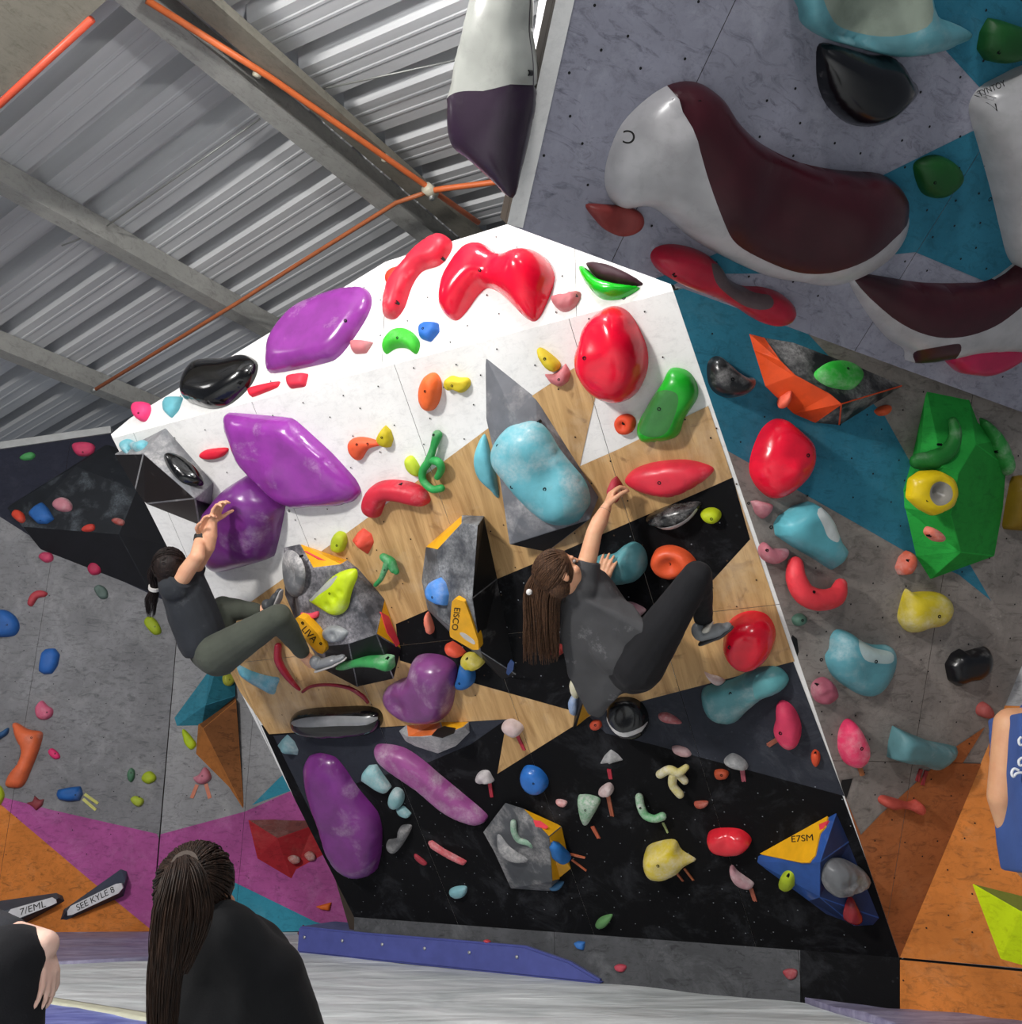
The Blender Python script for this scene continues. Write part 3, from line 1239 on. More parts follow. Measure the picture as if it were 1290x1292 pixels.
# =================================================================== top white band
hold('small pink round hold at the far left end of the white band', 'U', 'ee3b76', .05, '170,512 176,508 188,509 191,518 185,531 177,531 171,523', '177,522', .05)
hold('small light blue pointed hold beside the pink one on the white band', 'U', C['cy'], .04, '207,510 212,501 232,501 226,518 217,528 209,520', '', .05, smooth='c')
hold('large glossy black bulging macro near the left end of the white band', 'U', C['bk'], .13, '237,505 236,490 242,468 251,456 270,454 293,454 306,449 316,450 326,461 318,485 293,509 270,516 249,511', '', 0, .08, .6, tex=0, tilt=(-.3, 1, .35))
hold('big purple diamond macro on the white band, chalked along its upper left edge', 'U', C['pu'], .10, '340,460 343,430 365,398 380,385 402,376 430,366 458,363 469,375 466,395 448,425 428,450 408,459 348,471 339,466', '438,406', .15, .25, .3, w=.4, tilt=(-.2, 1, .25), tex=.02)
hold('long thin red bar hold under the purple macro of the white band', 'U', 'e8243c', .03, '313,491 355,481 351,489 318,502', '', .05, smooth='c', w=.5)
hold('red trapezoid hold right of the thin red bar', 'U', 'dc3148', .04, '362,475 390,471 386,488 367,491', '', .15, smooth='c', w=.6)
hold('dull red pointed hold right of the upper purple macro', 'U', C['sa'], .045, '443,430 460,431 472,432 463,446 448,447', '', .3, smooth='c')
hold('long twisted red double-ended macro at the roof line of the white band', 'U', 'd8283e', .10, '487,397 492,370 502,350 520,328 542,308 560,298 571,306 568,320 555,335 533,343 520,362 511,388 500,402 490,402', '553,321 500,381', .3, .4, w=.8, bumps=((528, 352, -.03, .04),))
hold('bright orange-red hold peeking out from behind the twisted red macro', 'U', 'f23a24', .05, '490,352 498,342 512,338 506,351 498,361 491,360', '505,345', 0)
hold('huge bright red two-legged macro on the white band', 'U', C['re'], .17, '561,385 567,362 577,345 590,325 603,313 620,314 632,325 648,327 668,323 685,323 697,338 700,355 690,383 678,404 665,402 642,380 628,368 614,364 602,375 590,392 578,404 568,402 562,395', '607,342', .02, .2, .3, w=.9, bumps=((672, 352, .05, .06), (632, 345, -.03, .05)), tex=.02)
hold('rough pink-red half-moon hold right of the two-legged red macro', 'U', C['sa'], .05, '697,376 712,374 733,369 728,385 714,394 702,388', '726,372', .35, rough_amp=.012)
hold('bright green curved macro under the prow corner', 'U', C['gb'], .08, '733,341 741,340 752,350 762,358 785,364 808,363 792,374 775,379 757,376 742,360', '781,368', 0, .25, .4)
hold('dark maroon flat macro in the shade under the prow edge', 'U', '3a1a24', .07, '742,334 775,340 812,358 790,362 765,357 752,349', '', .05)
hold('small blue hold on the white band right of the green arched one', 'U', C['bl'], .05, '531,412 540,408 554,408 555,419 544,432 532,428', '536,416', .05, smooth='c')
hold('light green arched hold on the white band', 'U', '3fbe32', .06, '486,438 494,425 505,417 519,418 530,432 526,447 514,440 500,440 488,447', '504,428', .15)

# =================================================================== upper white part of the overhang
M_VB = hold_mat('36383c', .45, .5, 0, 3.0)
M_VBD = hold_mat('0d0e12', .15, .5, 0, 5.0)
M_VG = hold_mat('63656a', .45, .6, 0, 2.0)
v1, f1, w1 = volume('black faceted volume with a glossy oval inset at the left end of the white wall', PL_M,
                    [(144, 573, 0), (209, 540, 0), (269, 609, 0), (267, 636, .03), (251, 663, 0), (183, 636, 0), (170, 617, 0), (181, 572, .20), (246, 629, .20)],
                    [(0, 0, 7, 1), (0, 1, 7, 8), (0, 1, 8, 2), (0, 2, 8, 3), (1, 3, 8, 4), (1, 8, 5, 4), (1, 7, 6, 5, 8), (1, 0, 6, 7)], [hold_mat('74767a', .5, .5, 0, 3.0), M_VBD], bevel=.006)
o = hold('glossy black oval hold set in the light face of the left black volume', 'M', C['bk'], .05, '207,574 216,573 233,580 248,593 257,606 256,612 244,613 230,609 217,597 209,584', '', 0, .05, .8, pl=f1[1], tex=0)
hold('pair of pale cyan chalky holds on top of the left black volume', 'M', C['cy'], .045, '154,568 158,559 167,557 178,561 187,558 181,566 172,570 165,566 160,572', '', .5, pl=f1[0])
hold('large glossy purple diamond macro in the middle left of the white wall', 'M', '90379a', .13, '283,526 288,520 325,523 370,527 385,540 420,572 450,605 457,620 448,632 430,637 400,637 378,640 358,634 330,606 303,582 300,565 288,542', '', .18, .22, .4, w=.35, smooth='c', rnd=.3, bumps=((355, 590, .03, .06),), tex=.02)
hold('deep purple hollow macro the left climber grabs, under the diamond macro', 'M', '6f2c7c', .22, '267,640 279,628 291,613 314,598 333,606 350,620 361,638 354,673 347,702 312,712 279,721 263,711 266,678', '347,655', .25, .3, .3, smooth='c', w=.5, tilt=(-.3, -1, .3), tex=.03)
hold('small bright red half-moon hold on the plain white panel', 'M', 'e0203a', .035, '253,573 262,567 288,565 283,575 270,579 257,578', '', .05)
hold('orange oval hold with a cut-away shadowed side on the white wall', 'M', 'ee6a30', .07, '530,492 537,475 549,470 557,480 557,500 549,516 538,517 531,508', '540,492', .08, tilt=(1, 0, .5))
hold('knobbly mustard hold right of the orange oval', 'M', C['ye'], .05, '562,481 570,474 580,476 592,477 594,486 585,495 576,490 567,492', '572,486', .12, rough_amp=.012)
hold('long mustard hold angled above the rough pink spiky one', 'M', C['ye'], .055, '679,441 685,439 699,449 708,459 705,467 697,467 687,457', '689,452', .15, rough_amp=.008)
hold('rough dull pink spiky hold at the peak of the bare wood', 'M', C['sa'], .055, '687,472 698,472 708,466 714,458 721,470 718,481 710,487 699,483', '707,478', .3, smooth='c', rough_amp=.012)
hold('huge red pear-shaped macro near the upper right corner of the white wall', 'M', C['re'], .22, '730,455 734,432 742,408 758,392 776,386 794,394 809,418 818,445 816,472 802,498 782,506 760,500 741,482', '742,449', 0, .2, .3, w=.9, bumps=((760, 415, -.03, .05),), tex=.02)
hold('small orange ring hold below the red pear macro', 'M', 'e8502c', .045, '776,534 781,525 793,522 802,528 802,539 794,547 782,546', '787,534', .08, bumps=((788, 534, -.028, .012),), br=.008)
hold('large green two-tone macro leaning at the right edge of the white wall', 'M', '1aa826', .11, '845,466 857,464 871,470 880,485 881,500 874,513 864,528 857,548 843,554 815,557 806,546 808,530 826,498 838,480', '834,514', .1, .35, .2, w=.6,
     zones=(('812,537 820,512 832,492 848,486 862,492 860,512 848,538 830,545', '3b7d3c'),))
hold('red lens-shaped macro on the bare wood under the green one', 'M', 'e63246', .10, '789,605 800,592 820,584 845,580 872,580 900,589 896,600 873,616 845,626 815,620 797,613', '834,607', .25, .4, .1)
hold('orange hold with a long tail left of the green loop hold', 'M', 'ee5f38', .05, '442,565 443,555 455,551 472,554 483,561 466,566 456,580 447,575', '452,560 464,560', .08)
hold('pointed mustard hold touching the tailed orange one', 'M', 'c9b51c', .055, '477,553 482,543 487,536 494,543 497,554 494,564 485,562', '484,551', .1, smooth='c')
hold('yellow-green leaf hold half hidden behind the green loop hold', 'M', 'bfd037', .045, '513,578 521,575 530,588 532,600 523,598 515,589', '', .1)


def tube_hold(label, pk, hexc, pts, chalk=.3, group=None, extra=(), name='climbing_hold', pl=None, rough=.5, coat=0, bolts='', flat=1.0):
    """organic hold built as a swept rounded bar: pts (px, py, height, radius m)"""
    pl = pl or PLS[pk]
    SEED[0] += 1
    V, Fc = [], []
    for path in [pts] + list(extra):
        P = [pl.hit(a, b, h) for a, b, h, r in path]
        Rr = [r for *_, r in path]
        # refine
        Q, RR = [], []
        n = len(P)
        for i in range(n - 1):
            p0, p1, p2, p3 = P[max(i - 1, 0)], P[i], P[i + 1], P[min(i + 2, n - 1)]
            for j in range(5):
                t = j / 5
                Q.append(.5 * ((2 * p1) + (p2 - p0) * t + (2 * p0 - 5 * p1 + 4 * p2 - p3) * t * t + (3 * p1 - p0 - 3 * p2 + p3) * t ** 3))
                RR.append(Rr[i] * (1 - t) + Rr[i + 1] * t)
        Q.append(P[-1])
        RR.append(Rr[-1])
        d0 = (Q[1] - Q[0]).normalized()
        d1 = (Q[-1] - Q[-2]).normalized()
        pre = [(Q[0] - d0 * RR[0] * f, RR[0] * g) for f, g in ((.98, .2), (.8, .6), (.45, .89))]
        post = [(Q[-1] + d1 * RR[-1] * f, RR[-1] * g) for f, g in ((.45, .89), (.8, .6), (.98, .2))]
        Q = [a for a, _ in pre] + Q + [a for a, _ in post]
        RR = [b for _, b in pre] + RR + [b for _, b in post]
        seg = 12
        b0 = len(V)
        prev = None
        for i, p in enumerate(Q):
            d = (Q[min(i + 1, len(Q) - 1)] - Q[max(i - 1, 0)]).normalized()
            a = (pl.n - d * pl.n.dot(d)).normalized()
            b = d.cross(a)
            for k in range(seg):
                t = 2 * math.pi * k / seg
                V.append(p + (a * math.cos(t) * flat + b * math.sin(t)) * RR[i])
        for i in range(len(Q) - 1):
            for k in range(seg):
                Fc.append([b0 + i * seg + k, b0 + i * seg + (k + 1) % seg, b0 + (i + 1) * seg + (k + 1) % seg, b0 + (i + 1) * seg + k])
        Fc.append([b0 + k for k in range(seg)][::-1])
        Fc.append([b0 + (len(Q) - 1) * seg + k for k in range(seg)])
    c = pl.uv(pts[len(pts) // 2][0], pts[len(pts) // 2][1])
    mw = pl.mat(c.x, c.y)
    im = mw.inverted()
    o = mesh_obj(name, [im @ v for v in V], Fc, hold_mat(hexc, chalk, rough, coat, (SEED[0] * 7 % 23) * 1.0), smooth=True, mw=mw)
    fix_normals(o)
    tag(o, label, 'climbing hold', group or GR.get(pk))
    for bx, by in px(bolts):
        k = min(pts, key=lambda q: (q[0] - bx) ** 2 + (q[1] - by) ** 2)
        q = pl.uv(bx, by, k[2] + k[3] * flat)
        bolt_child(o, q.x - c.x, q.y - c.y, k[2] + k[3] * flat - .001, .006)
    return o


tube_hold('green loop hold with an open frame where white paint meets wood', 'M', '2f9c4e', [(552, 549, .03, .026), (547, 565, .04, .018), (541, 582, .04, .022), (534, 593, .03, .02), (534, 606, .03, .02), (545, 617, .04, .02), (557, 616, .04, .02)],
          .3, extra=([(541, 580, .03, .02), (553, 583, .06, .022), (557, 592, .05, .02), (552, 602, .03, .016)],), bolts='547,549')
hold('red arched hold with a chalky top on the wood edge', 'M', 'c92a3c', .085, '461,634 466,618 478,608 497,605 520,608 537,616 544,630 537,637 522,634 505,630 490,630 485,640 480,651 472,650 463,643', '504,613', .35, .45)

v2, f2, w2 = volume('tall grey faceted volume behind the big cyan macro', PL_M,
                    [(611, 448, 0), (676, 500, 0), (756, 626, 0), (690, 697, 0), (643, 687, .10), (612, 525, 0), (680, 585, .13), (745, 655, .10), (630, 600, .05)],
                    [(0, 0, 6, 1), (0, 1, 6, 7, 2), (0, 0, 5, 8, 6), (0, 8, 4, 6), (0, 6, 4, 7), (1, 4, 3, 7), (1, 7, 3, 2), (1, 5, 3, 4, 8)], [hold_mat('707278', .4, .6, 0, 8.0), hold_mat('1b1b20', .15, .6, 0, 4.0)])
hold('flat cyan macro half hidden behind the grey faceted volume', 'M', C['cy'], .06, '612,547 619,568 627,600 630,628 618,614 606,600 601,582 603,564', '', .15, .4)
hold('very large cyan rounded macro mounted on the grey volume', 'M', '66b2c0', .16, '622,572 627,556 640,540 660,532 680,533 694,546 706,566 722,586 738,606 745,628 741,648 725,659 702,659 682,648 658,624 638,600 626,587', '690,615 670,540 628,563 649,612', .5, .45, .15,
     pl=Plane(PL_M.hit(680, 600, .06), PL_M.n), w=.9, bumps=((700, 590, -.035, .05), (715, 640, .03, .05)))
hold('small lime hold at the top edge of the wood left of the coral one', 'M', 'bac92a', .05, '420,690 422,676 428,670 437,673 439,683 434,695 425,695', '427,687', .15)
hold('coral pyramid hold on the wood near the white edge', 'M', 'ea5440', .08, '444,682 452,671 459,665 470,673 473,684 465,700 453,692', '451,684', .15, smooth='c', ridge=(458, 680, 462, 684, 1.0))
tube_hold('green mushroom-shaped hold on the wood', 'M', '3a9c57', [(474, 738, .03, .012), (481, 730, .06, .014), (486, 718, .07, .017), (492, 708, .06, .03), (497, 718, .06, .024)], .35, extra=([(484, 703, .06, .022), (492, 709, .06, .028), (500, 721, .06, .018)],), bolts='485,719')

# black volume with the yellow plate, left
YEL, REDS = plain('yellow_print', 'f2b01a', .4), plain('red_print', 'ef4552', .4)
INK = plain('black_ink', '14110c', .6)
M_CH = hold_mat('3c3d42', .75, .55, 0, 6.0, 'b5b1b6')
v3, f3, w3 = volume('big black volume with yellow and red triangles under the left climber\'s feet', PL_M,
                    [(357, 690, 0), (377, 686, 0), (439, 707, 0), (453, 718, 0), (485, 755, 0), (507, 820, 0), (497, 859, 0), (451, 869, 0), (409, 847, 0), (372, 786, 0), (358, 753, 0),
                     (395, 717, .10), (430, 712, .10), (475, 800, .16), (440, 812, .20), (410, 815, .19), (380, 775, .14), (372, 720, .08)],
                    [(0, 0, 17, 11, 1), (1, 1, 11, 12, 2), (0, 2, 12, 3), (0, 3, 12, 4), (0, 11, 16, 14, 12), (0, 12, 14, 13, 4), (1, 4, 13, 5), (2, 13, 14, 7, 6), (2, 13, 6, 5), (2, 14, 15, 8, 7), (0, 15, 14, 16),
                     (0, 16, 9, 8, 15), (0, 17, 10, 9, 16), (0, 0, 10, 17), (0, 17, 16, 11)], [M_CH, YEL, M_VBD])
plate('red_stripe', f3[1], '384,697 404,700 432,712 420,712 402,707', .012, REDS, v3, w3, depth=.02)
plate('red_stripe', f3[6], '480,772 490,778 504,812 500,816 488,798', .004, REDS, v3, w3, depth=.02)
p3 = Plane(PL_M.hit(391, 800, .215), PL_M.n)
yp = plate('name_plate', p3, '371,782 376,778 384,781 401,799 412,817 408,825 401,823 384,806 372,789', .004, YEL, v3, w3, rnd=.2, lift=0, depth=.05)
text_on('LIVA', p3, 391, 800, 8.5, 48, INK, v3, w3, lift=.0055, sx=.95)
for bx, by in ((382, 786), (405, 812)):
    q = PL_M.uv(bx, by, .22)
    c0 = w3.inverted() @ PL_M.pt(q.x, q.y, .2215)
    bolt_child(v3, c0.x, c0.y, c0.z, .009)
hold('lime green leaf-shaped hold on the yellow-plate volume', 'M', C['li'], .05, '391,758 396,752 408,740 422,726 436,719 449,718 451,728 447,738 443,750 440,764 434,773 424,776 414,771 402,764', '418,748', .2, .45,
     pl=f3[4], w=.5, bumps=((428, 752, -.02, .012), (436, 745, -.018, .01), (420, 762, -.016, .01)), zones=(('393,755 407,741 425,727 432,726 424,738 410,748 398,757', 'a9aba2'),))
hold('small pink crimp above the yellow name plate', 'M', 'ea4d62', .02, '380,773 390,774 402,771 402,778 393,781 385,780', '', .05, pl=f3[4])
hold('silver chalked slot hold at the lower middle of the yellow-plate volume', 'M', '8e9294', .04, '409,796 415,790 427,789 437,794 440,799 432,808 420,810 411,804', '', .6, .35, pl=f3[4], bumps=((424, 800, -.03, .012),))
hold('grey chalky dish hold on the left wing of the yellow-plate volume', 'M', '6a6c70', .035, '360,700 366,694 376,700 384,716 384,738 378,752 368,750 361,732', '373,703', .7, .5, pl=f3[13], w=.8, bumps=((374, 722, -.02, .03),))
hold('green arc hold under the front lip of the yellow-plate volume', 'M', '3f9a55', .075, '425,840 440,830 462,825 494,826 498,832 497,843 478,838 455,838 435,843', '487,833', .4, .4, pl=Plane(PL_M.hit(465, 835, .08), PL_M.n))

# second black volume
v4, f4, w4 = volume('tall black volume with a lettered yellow panel, left of the right climber', PL_M,
                    [(536, 691, 0), (583, 650, 0), (611, 651, 0), (628, 730, 0), (653, 853, 0), (635, 859, 0), (609, 834, 0), (567, 798, 0), (539, 770, 0), (531, 732, 0), (552, 694, .10), (583, 660, .14), (603, 663, .18), (596, 755, .24), (606, 822, .17), (553, 778, .17)],
                    [(1, 0, 10, 11, 1), (0, 11, 12, 2, 1), (0, 10, 15, 13, 12, 11), (2, 2, 12, 13, 3), (2, 3, 13, 14, 4), (2, 14, 6, 5, 4), (0, 13, 15, 14), (0, 15, 7, 6, 14), (0, 10, 0, 9, 15), (0, 9, 8, 15), (0, 8, 7, 15)],
                    [hold_mat('46484d', .7, .55, 0, 9.0, 'a9abad'), YEL, hold_mat('131417', .3, .6, 0, 7.0)])
p4 = f4[6]
plate('lettered_panel', p4, '572,757 577,754 588,757 596,778 605,806 606,818 598,818 570,802 569,796', .012, YEL, v4, w4, rnd=.15, depth=.03)
text_on('EISCO', p4, 577, 779, 7.5, 97, INK, v4, w4, lift=.014, sx=1.0)
plate('chalk_smear', p4, '582,797 588,797 600,806 600,811 588,804', .0135, plain('chalk_white', 'c9c5c0', .9), v4, w4, smooth=True)
plate('printed_mark', f4[5], '641,838 645,832 649,836 648,845 642,852 639,849', .0015, plain('blue_print', '2d5d9d', .4), v4, w4)
hold('pale blue pointed hold on the left face of the tall black volume', 'M', '4c8fe0', .06, '541,746 547,733 557,728 563,735 567,750 565,764 557,762 545,756', '549,753', .3, smooth='c', pl=f4[2])
hold('small salmon hold at the left foot of the tall black volume', 'M', 'ea8068', .05, '538,777 541,771 545,778 549,791 547,798 541,793', '546,783', .25)
hold('coral wedge hold below the lettered yellow panel', 'M', 'ea5a40', .07, '563,812 572,808 583,815 590,823 583,826 571,823', '', .3, smooth='c')
hold('chalky yellow knob hold stacked on the blue one', 'M', 'd4c43a', .07, '584,828 591,823 600,824 608,829 612,836 604,842 594,841 587,836', '590,831', .4, rough_amp=.01, pl=Plane(PL_M.hit(597, 833, .03), PL_M.n))
hold('blue bulb hold directly under the chalky yellow knob', 'M', '2a69ad', .07, '583,835 592,838 600,845 600,859 592,866 582,867 576,861 581,848', '582,860', .1)
hold('purple boot-shaped macro on the lower wood', 'M', '80437f', .16, '485,877 490,866 505,857 517,852 521,842 525,829 538,824 558,826 574,835 578,848 575,872 570,894 556,906 520,907 502,900 489,889', '', .35, .3, .3, w=.6, tilt=(1, -.5, .3), bumps=((508, 880, -.03, .05),), tex=.03)
tube_hold('dark red thin curved rail hold left of the wood panel', 'M', '9a1730', [(351, 815, .03, .02), (351, 832, .05, .022), (359, 848, .06, .02), (370, 862, .05, .014), (378, 870, .03, .008)], .1, rough=.3, coat=.3, flat=1.3)
tube_hold('dark red thin arched rail hold under the yellow-plate volume', 'M', '8d1c30', [(382, 873, .03, .009), (393, 866, .05, .010), (415, 864, .06, .010), (440, 868, .06, .012), (457, 878, .05, .014), (464, 886, .03, .010)], .1, rough=.3, coat=.3)
hold('long glossy black capsule hold on the lower wood', 'M', C['bk'], .12, '369,907 375,898 395,893 430,891 460,890 478,894 484,905 480,917 465,924 430,927 395,927 376,920', '', .05, .12, .6, tilt=(0, -1, .3), tex=.02, zones=(('376,904 395,897 440,894 474,896 480,903 440,904 395,907', '8a8b8c'),))
hold('small faceted teal cone hold at the left edge of the charcoal band', 'M', '6d949c', .07, '350,941 356,933 363,926 372,935 377,946 376,953 362,950', '', .4, smooth='c', ridge=(363, 941, 365, 943, .9))
hold('pale blue leaf hold with a chalked ridge at the left edge of the wood', 'M', '5fa0b4', .06, '300,838 318,846 338,852 353,855 350,866 346,876 332,870 314,860 303,850', '', .5, ridge=(312, 846, 344, 866, .7))
v5, f5, w5 = volume('small grey chalk-covered volume with orange and yellow print, below the purple boot macro', PL_M,
                    [(502, 922, 0), (512, 914, 0), (555, 911, 0), (592, 911, 0), (593, 925, 0), (576, 942, 0), (552, 952, 0), (524, 943, 0), (511, 936, 0), (530, 930, .08), (560, 927, .14), (585, 917, .08), (515, 930, .05)],
                    [(1, 1, 12, 9, 10, 2), (2, 2, 10, 11, 3), (0, 0, 12, 1), (0, 0, 8, 12), (0, 12, 8, 7, 9), (0, 9, 7, 6, 10), (0, 10, 6, 5, 11), (0, 11, 5, 4, 3)], [hold_mat('85888b', .8, .45, 0, 4), hold_mat('e8773c', .5, .5, 0, 1), YEL])
plate('black_inlay', f5[1], '545,928 552,920 565,915 577,916 573,925 558,931', .002, INK, v5, w5)

# =================================================================== lower black part
hold('big purple tapering macro at the lower left of the black wall', 'B', '78307f', .17, '385,966 390,953 404,949 424,954 437,970 452,994 478,1024 483,1045 482,1075 477,1097 464,1101 446,1097 428,1084 415,1058 403,1022 391,992', '444,998', .2, .3, .3, smooth='c', rnd=.35, w=.5, tilt=(.6, 1, .25), tex=.03, zones=(), bumps=((420, 1035, -.02, .07),))
hold('long slanting mauve macro with a chalked spine on the black wall', 'B', '9c4f8e', .11, '474,943 482,938 508,942 530,955 556,977 585,1001 612,1024 616,1032 608,1037 592,1034 562,1017 530,990 500,970 482,957', '', .55, .4, .1, w=.6, tex=.05)
hold('chalky aqua wedge hold left of the slanting mauve macro', 'B', '7fb7bb', .06, '456,985 459,973 466,965 476,964 483,975 495,992 488,1000 476,992 466,985', '', .7, smooth='c')
hold('chalky aqua knob hold below the aqua wedge', 'B', '86b3b6', .055, '492,1010 494,999 500,993 508,996 511,1005 507,1016 498,1018', '', .7)
hold('tiny aqua chip hold under the aqua knob', 'B', '7fb0b4', .035, '500,1019 510,1016 520,1026 516,1031 506,1027', '', .5, smooth='c')
hold('grey hooked hold in the shade below the aqua holds', 'B', '5c5d5e', .06, '490,1060 497,1058 503,1055 506,1042 517,1040 520,1044 512,1060 503,1072 495,1070', '', .5)
hold('thin bright red slat hold on the black wall', 'B', 'cf4450', .03, '541,1061 546,1060 560,1070 590,1086 587,1090 566,1080 545,1067', '', .45, smooth='c', w=.6)
hold('tiny dark red chip left of the thin red slat', 'B', 'a33340', .02, '523,1078 527,1078 539,1088 536,1091 527,1085', '', .2)
hold('small pale cyan crimp low on the black wall', 'B', '7fb0b8', .04, '568,1122 576,1118 589,1118 588,1128 578,1131 570,1127', '', .4)
hold('chalk-white mushroom hold at the tip of the charcoal band', 'B', 'cdb3b0', .07, '635,913 641,907 650,907 660,914 661,921 653,926 643,921', '', .8)
tape('red tape strip below the chalk-white mushroom hold', 'B', 652, 924, 662, 946)
hold('chalk-white lumpy hold left of the hanging wood tip', 'B', 'b9b0b2', .055, '602,978 608,972 617,972 622,980 624,985 616,985 607,985', '', .85, rough_amp=.01)
tape('red tape strip below the lumpy white hold by the wood tip', 'B', 618, 984, 621, 1005)
hold('smooth blue egg hold on the black wall', 'B', '2d72c6', .07, '658,977 662,967 671,965 683,970 692,982 691,993 682,999 671,997 662,989', '675,986', .05, .3, .2)
hold('tiny pink-white chip hold below the blue egg', 'B', 'd98b88', .03, '702,1009 708,1008 716,1011 714,1016 706,1014', '', .5)
hold('orange-red disc hold right of the yellow wedge tip', 'B', 'b8472f', .03, '745,913 750,908 758,909 760,916 753,920 747,918', '752,914', .1)
hold('chalk-dusted grey pyramid hold on the black wall', 'B', '8f9092', .055, '757,964 763,953 771,945 780,951 787,959 774,962', '', .85, smooth='c', ridge=(771, 955, 772, 957, 1))
tape('red tape strip below the chalk-dusted pyramid hold', 'B', 769, 970, 771, 982)
hold('white and pink knuckle hold under the red tape', 'B', 'c9a9a6', .05, '756,997 762,990 770,987 775,993 773,1000 764,1002', '', .7, rough_amp=.008)
tape('orange-brown tape strip below the knuckle hold', 'B', 768, 1004, 773, 1029, 'a5583c')
hold('green-rimmed white teardrop hold on the black wall', 'B', '5fa874', .055, '730,1006 736,1002 748,1003 758,1008 755,1018 748,1030 741,1040 735,1034', '740,1020', .9)
tape('orange-red tape strip below the green-rimmed teardrop', 'B', 748, 1042, 756, 1057, 'b85a3c')
tube_hold('green and white C-shaped hold on the black wall', 'B', '53aa68', [(807, 1006, .03, .022), (809, 1018, .045, .022), (815, 1029, .05, .022), (826, 1033, .05, .020), (836, 1030, .04, .022)], .85, bolts='808,1020')
tape('pale green tape strip below the C-shaped hold', 'B', 837, 1037, 843, 1050, '9fae72', .012)
tube_hold('white and yellow three-pronged bone hold', 'B', 'cdbf5e', [(833, 977, .05, .022), (845, 971, .06, .022), (856, 975, .06, .022), (866, 968, .04, .016)], .9, extra=([(850, 977, .05, .024), (849, 990, .05, .022), (858, 1002, .05, .022)], [(856, 976, .05, .022), (864, 985, .04, .02)]))
hold('yellow horn macro with a chalk-white top on the black wall', 'B', 'd3bb1e', .14, '815,1078 818,1067 832,1061 852,1059 861,1072 879,1084 866,1088 858,1096 840,1101 822,1095', '833,1086', .75, .4, tilt=(-1, 0, .3))
tape('left orange tape strip below the yellow horn macro', 'B', 852, 1098, 862, 1111, 'a55a3c', .012)
tape('right orange tape strip below the yellow horn macro', 'B', 864, 1095, 875, 1110, 'b0633c', .012)
hold('bright red flattened disc macro on the black wall', 'B', 'e22a38', .10, '893,1056 898,1047 915,1044 935,1046 947,1055 948,1063 938,1071 918,1073 900,1069', '', .06, .25, .4, w=.7, bumps=((920, 1052, -.02, .02),))
v6, f6, w6 = volume('grey chalky pentagon volume with a yellow flank, low on the black wall', PL_M,
                    [(638, 1013, .04), (660, 1020, .03), (709, 1043, 0), (721, 1098, 0), (706, 1110, 0), (694, 1125, 0), (645, 1121, .02), (624, 1075, .06), (610, 1050, .05), (693, 1056, .13), (697, 1112, .10)],
                    [(0, 0, 8, 7, 6, 9), (0, 6, 10, 9), (0, 6, 5, 10), (1, 1, 9, 2), (0, 0, 9, 1), (1, 2, 9, 10, 4, 3), (0, 4, 10, 5)], [hold_mat('515357', .55, .6, 0, 7), YEL])
plate('red_stripe', f6[4], '673,1035 682,1036 692,1043 690,1046 676,1043', .002, REDS, v6, w6)
tube_hold('green and white C-shaped hold on the grey pentagon volume', 'B', '6a9a7c', [(648, 1038, .03, .018), (649, 1050, .04, .018), (655, 1060, .04, .018), (666, 1063, .04, .018), (671, 1067, .03, .015)], .75, pl=Plane(PL_M.hit(650, 1065, .062), PL_M.n))
hold('grey crescent hold with a chalked lip on the pentagon volume', 'B', '77797c', .045, '628,1053 633,1052 642,1062 655,1072 668,1080 666,1086 650,1085 636,1078 630,1068', '', .7, pl=Plane(PL_M.hit(650, 1065, .062), PL_M.n))
hold('blue cone hold on the yellow flank of the pentagon volume', 'B', '2a70b8', .06, '692,1068 696,1059 705,1062 718,1075 712,1084 703,1088 696,1082', '', .05, pl=f6[5], smooth='c')
tape('upper orange tape strip right of the pentagon volume', 'B', 720, 1077, 739, 1082, 'b8603c', .014)
tape('lower orange tape strip right of the pentagon volume', 'B', 722, 1084, 740, 1098, 'b05a38', .012)
hold('tiny blue hold under the corner of the pentagon volume', 'B', '3f6f98', .04, '694,1115 702,1112 712,1112 708,1119 698,1120', '', .4)
hold('black bowl jug with a chalk-white lip at the edge of the right charcoal band', 'B', '1b1c1e', .13, '768,897 772,884 785,879 800,880 812,888 819,903 817,920 805,925 790,921 776,911', '', .2, .2, .3, tilt=(0, 1, .3), bumps=((795, 892, -.025, .035),), zones=(('771,895 780,903 795,909 817,906 816,911 795,914 776,905', 'd5d3d2'),))
hold('chalky red eye-shaped hold on the right charcoal band', 'B', 'b04a50', .03, '831,901 840,898 852,903 861,912 848,911 836,908', '', .8)
hold('pale pink chipped hold at the lower edge of the charcoal band', 'B', 'b88a8c', .03, '848,942 856,940 868,944 873,952 864,953 853,949', '', .6)
hold('flat dark orange hold above the red disc macro', 'B', 'b24a2c', .03, '902,972 912,970 920,974 917,981 905,981', '911,977', .1)
hold('small dark orange crimp left of the flat dark orange hold', 'B', 'ad4a34', .03, '877,1011 892,1010 894,1014 886,1018 879,1016', '', .3)
hold('silver-grey wing hold on the charcoal band edge', 'B', '85888a', .06, '914,958 923,950 932,952 942,960 944,968 932,965 922,962', '', .7)
tape('dull pink tape strip below the silver-grey wing hold', 'B', 937, 970, 939, 985, 'a04a58')
hold('long sea-green hourglass macro at the right edge of the charcoal band', 'M', '538c92', .11, '886,876 890,866 905,861 925,856 945,846 965,840 985,842 996,856 988,868 965,878 945,893 930,907 910,908 893,897', '923,873', .35, .4, w=.7, zones=(('956,846 980,840 996,855 988,868 962,874 955,860', '5fa3a8'),))
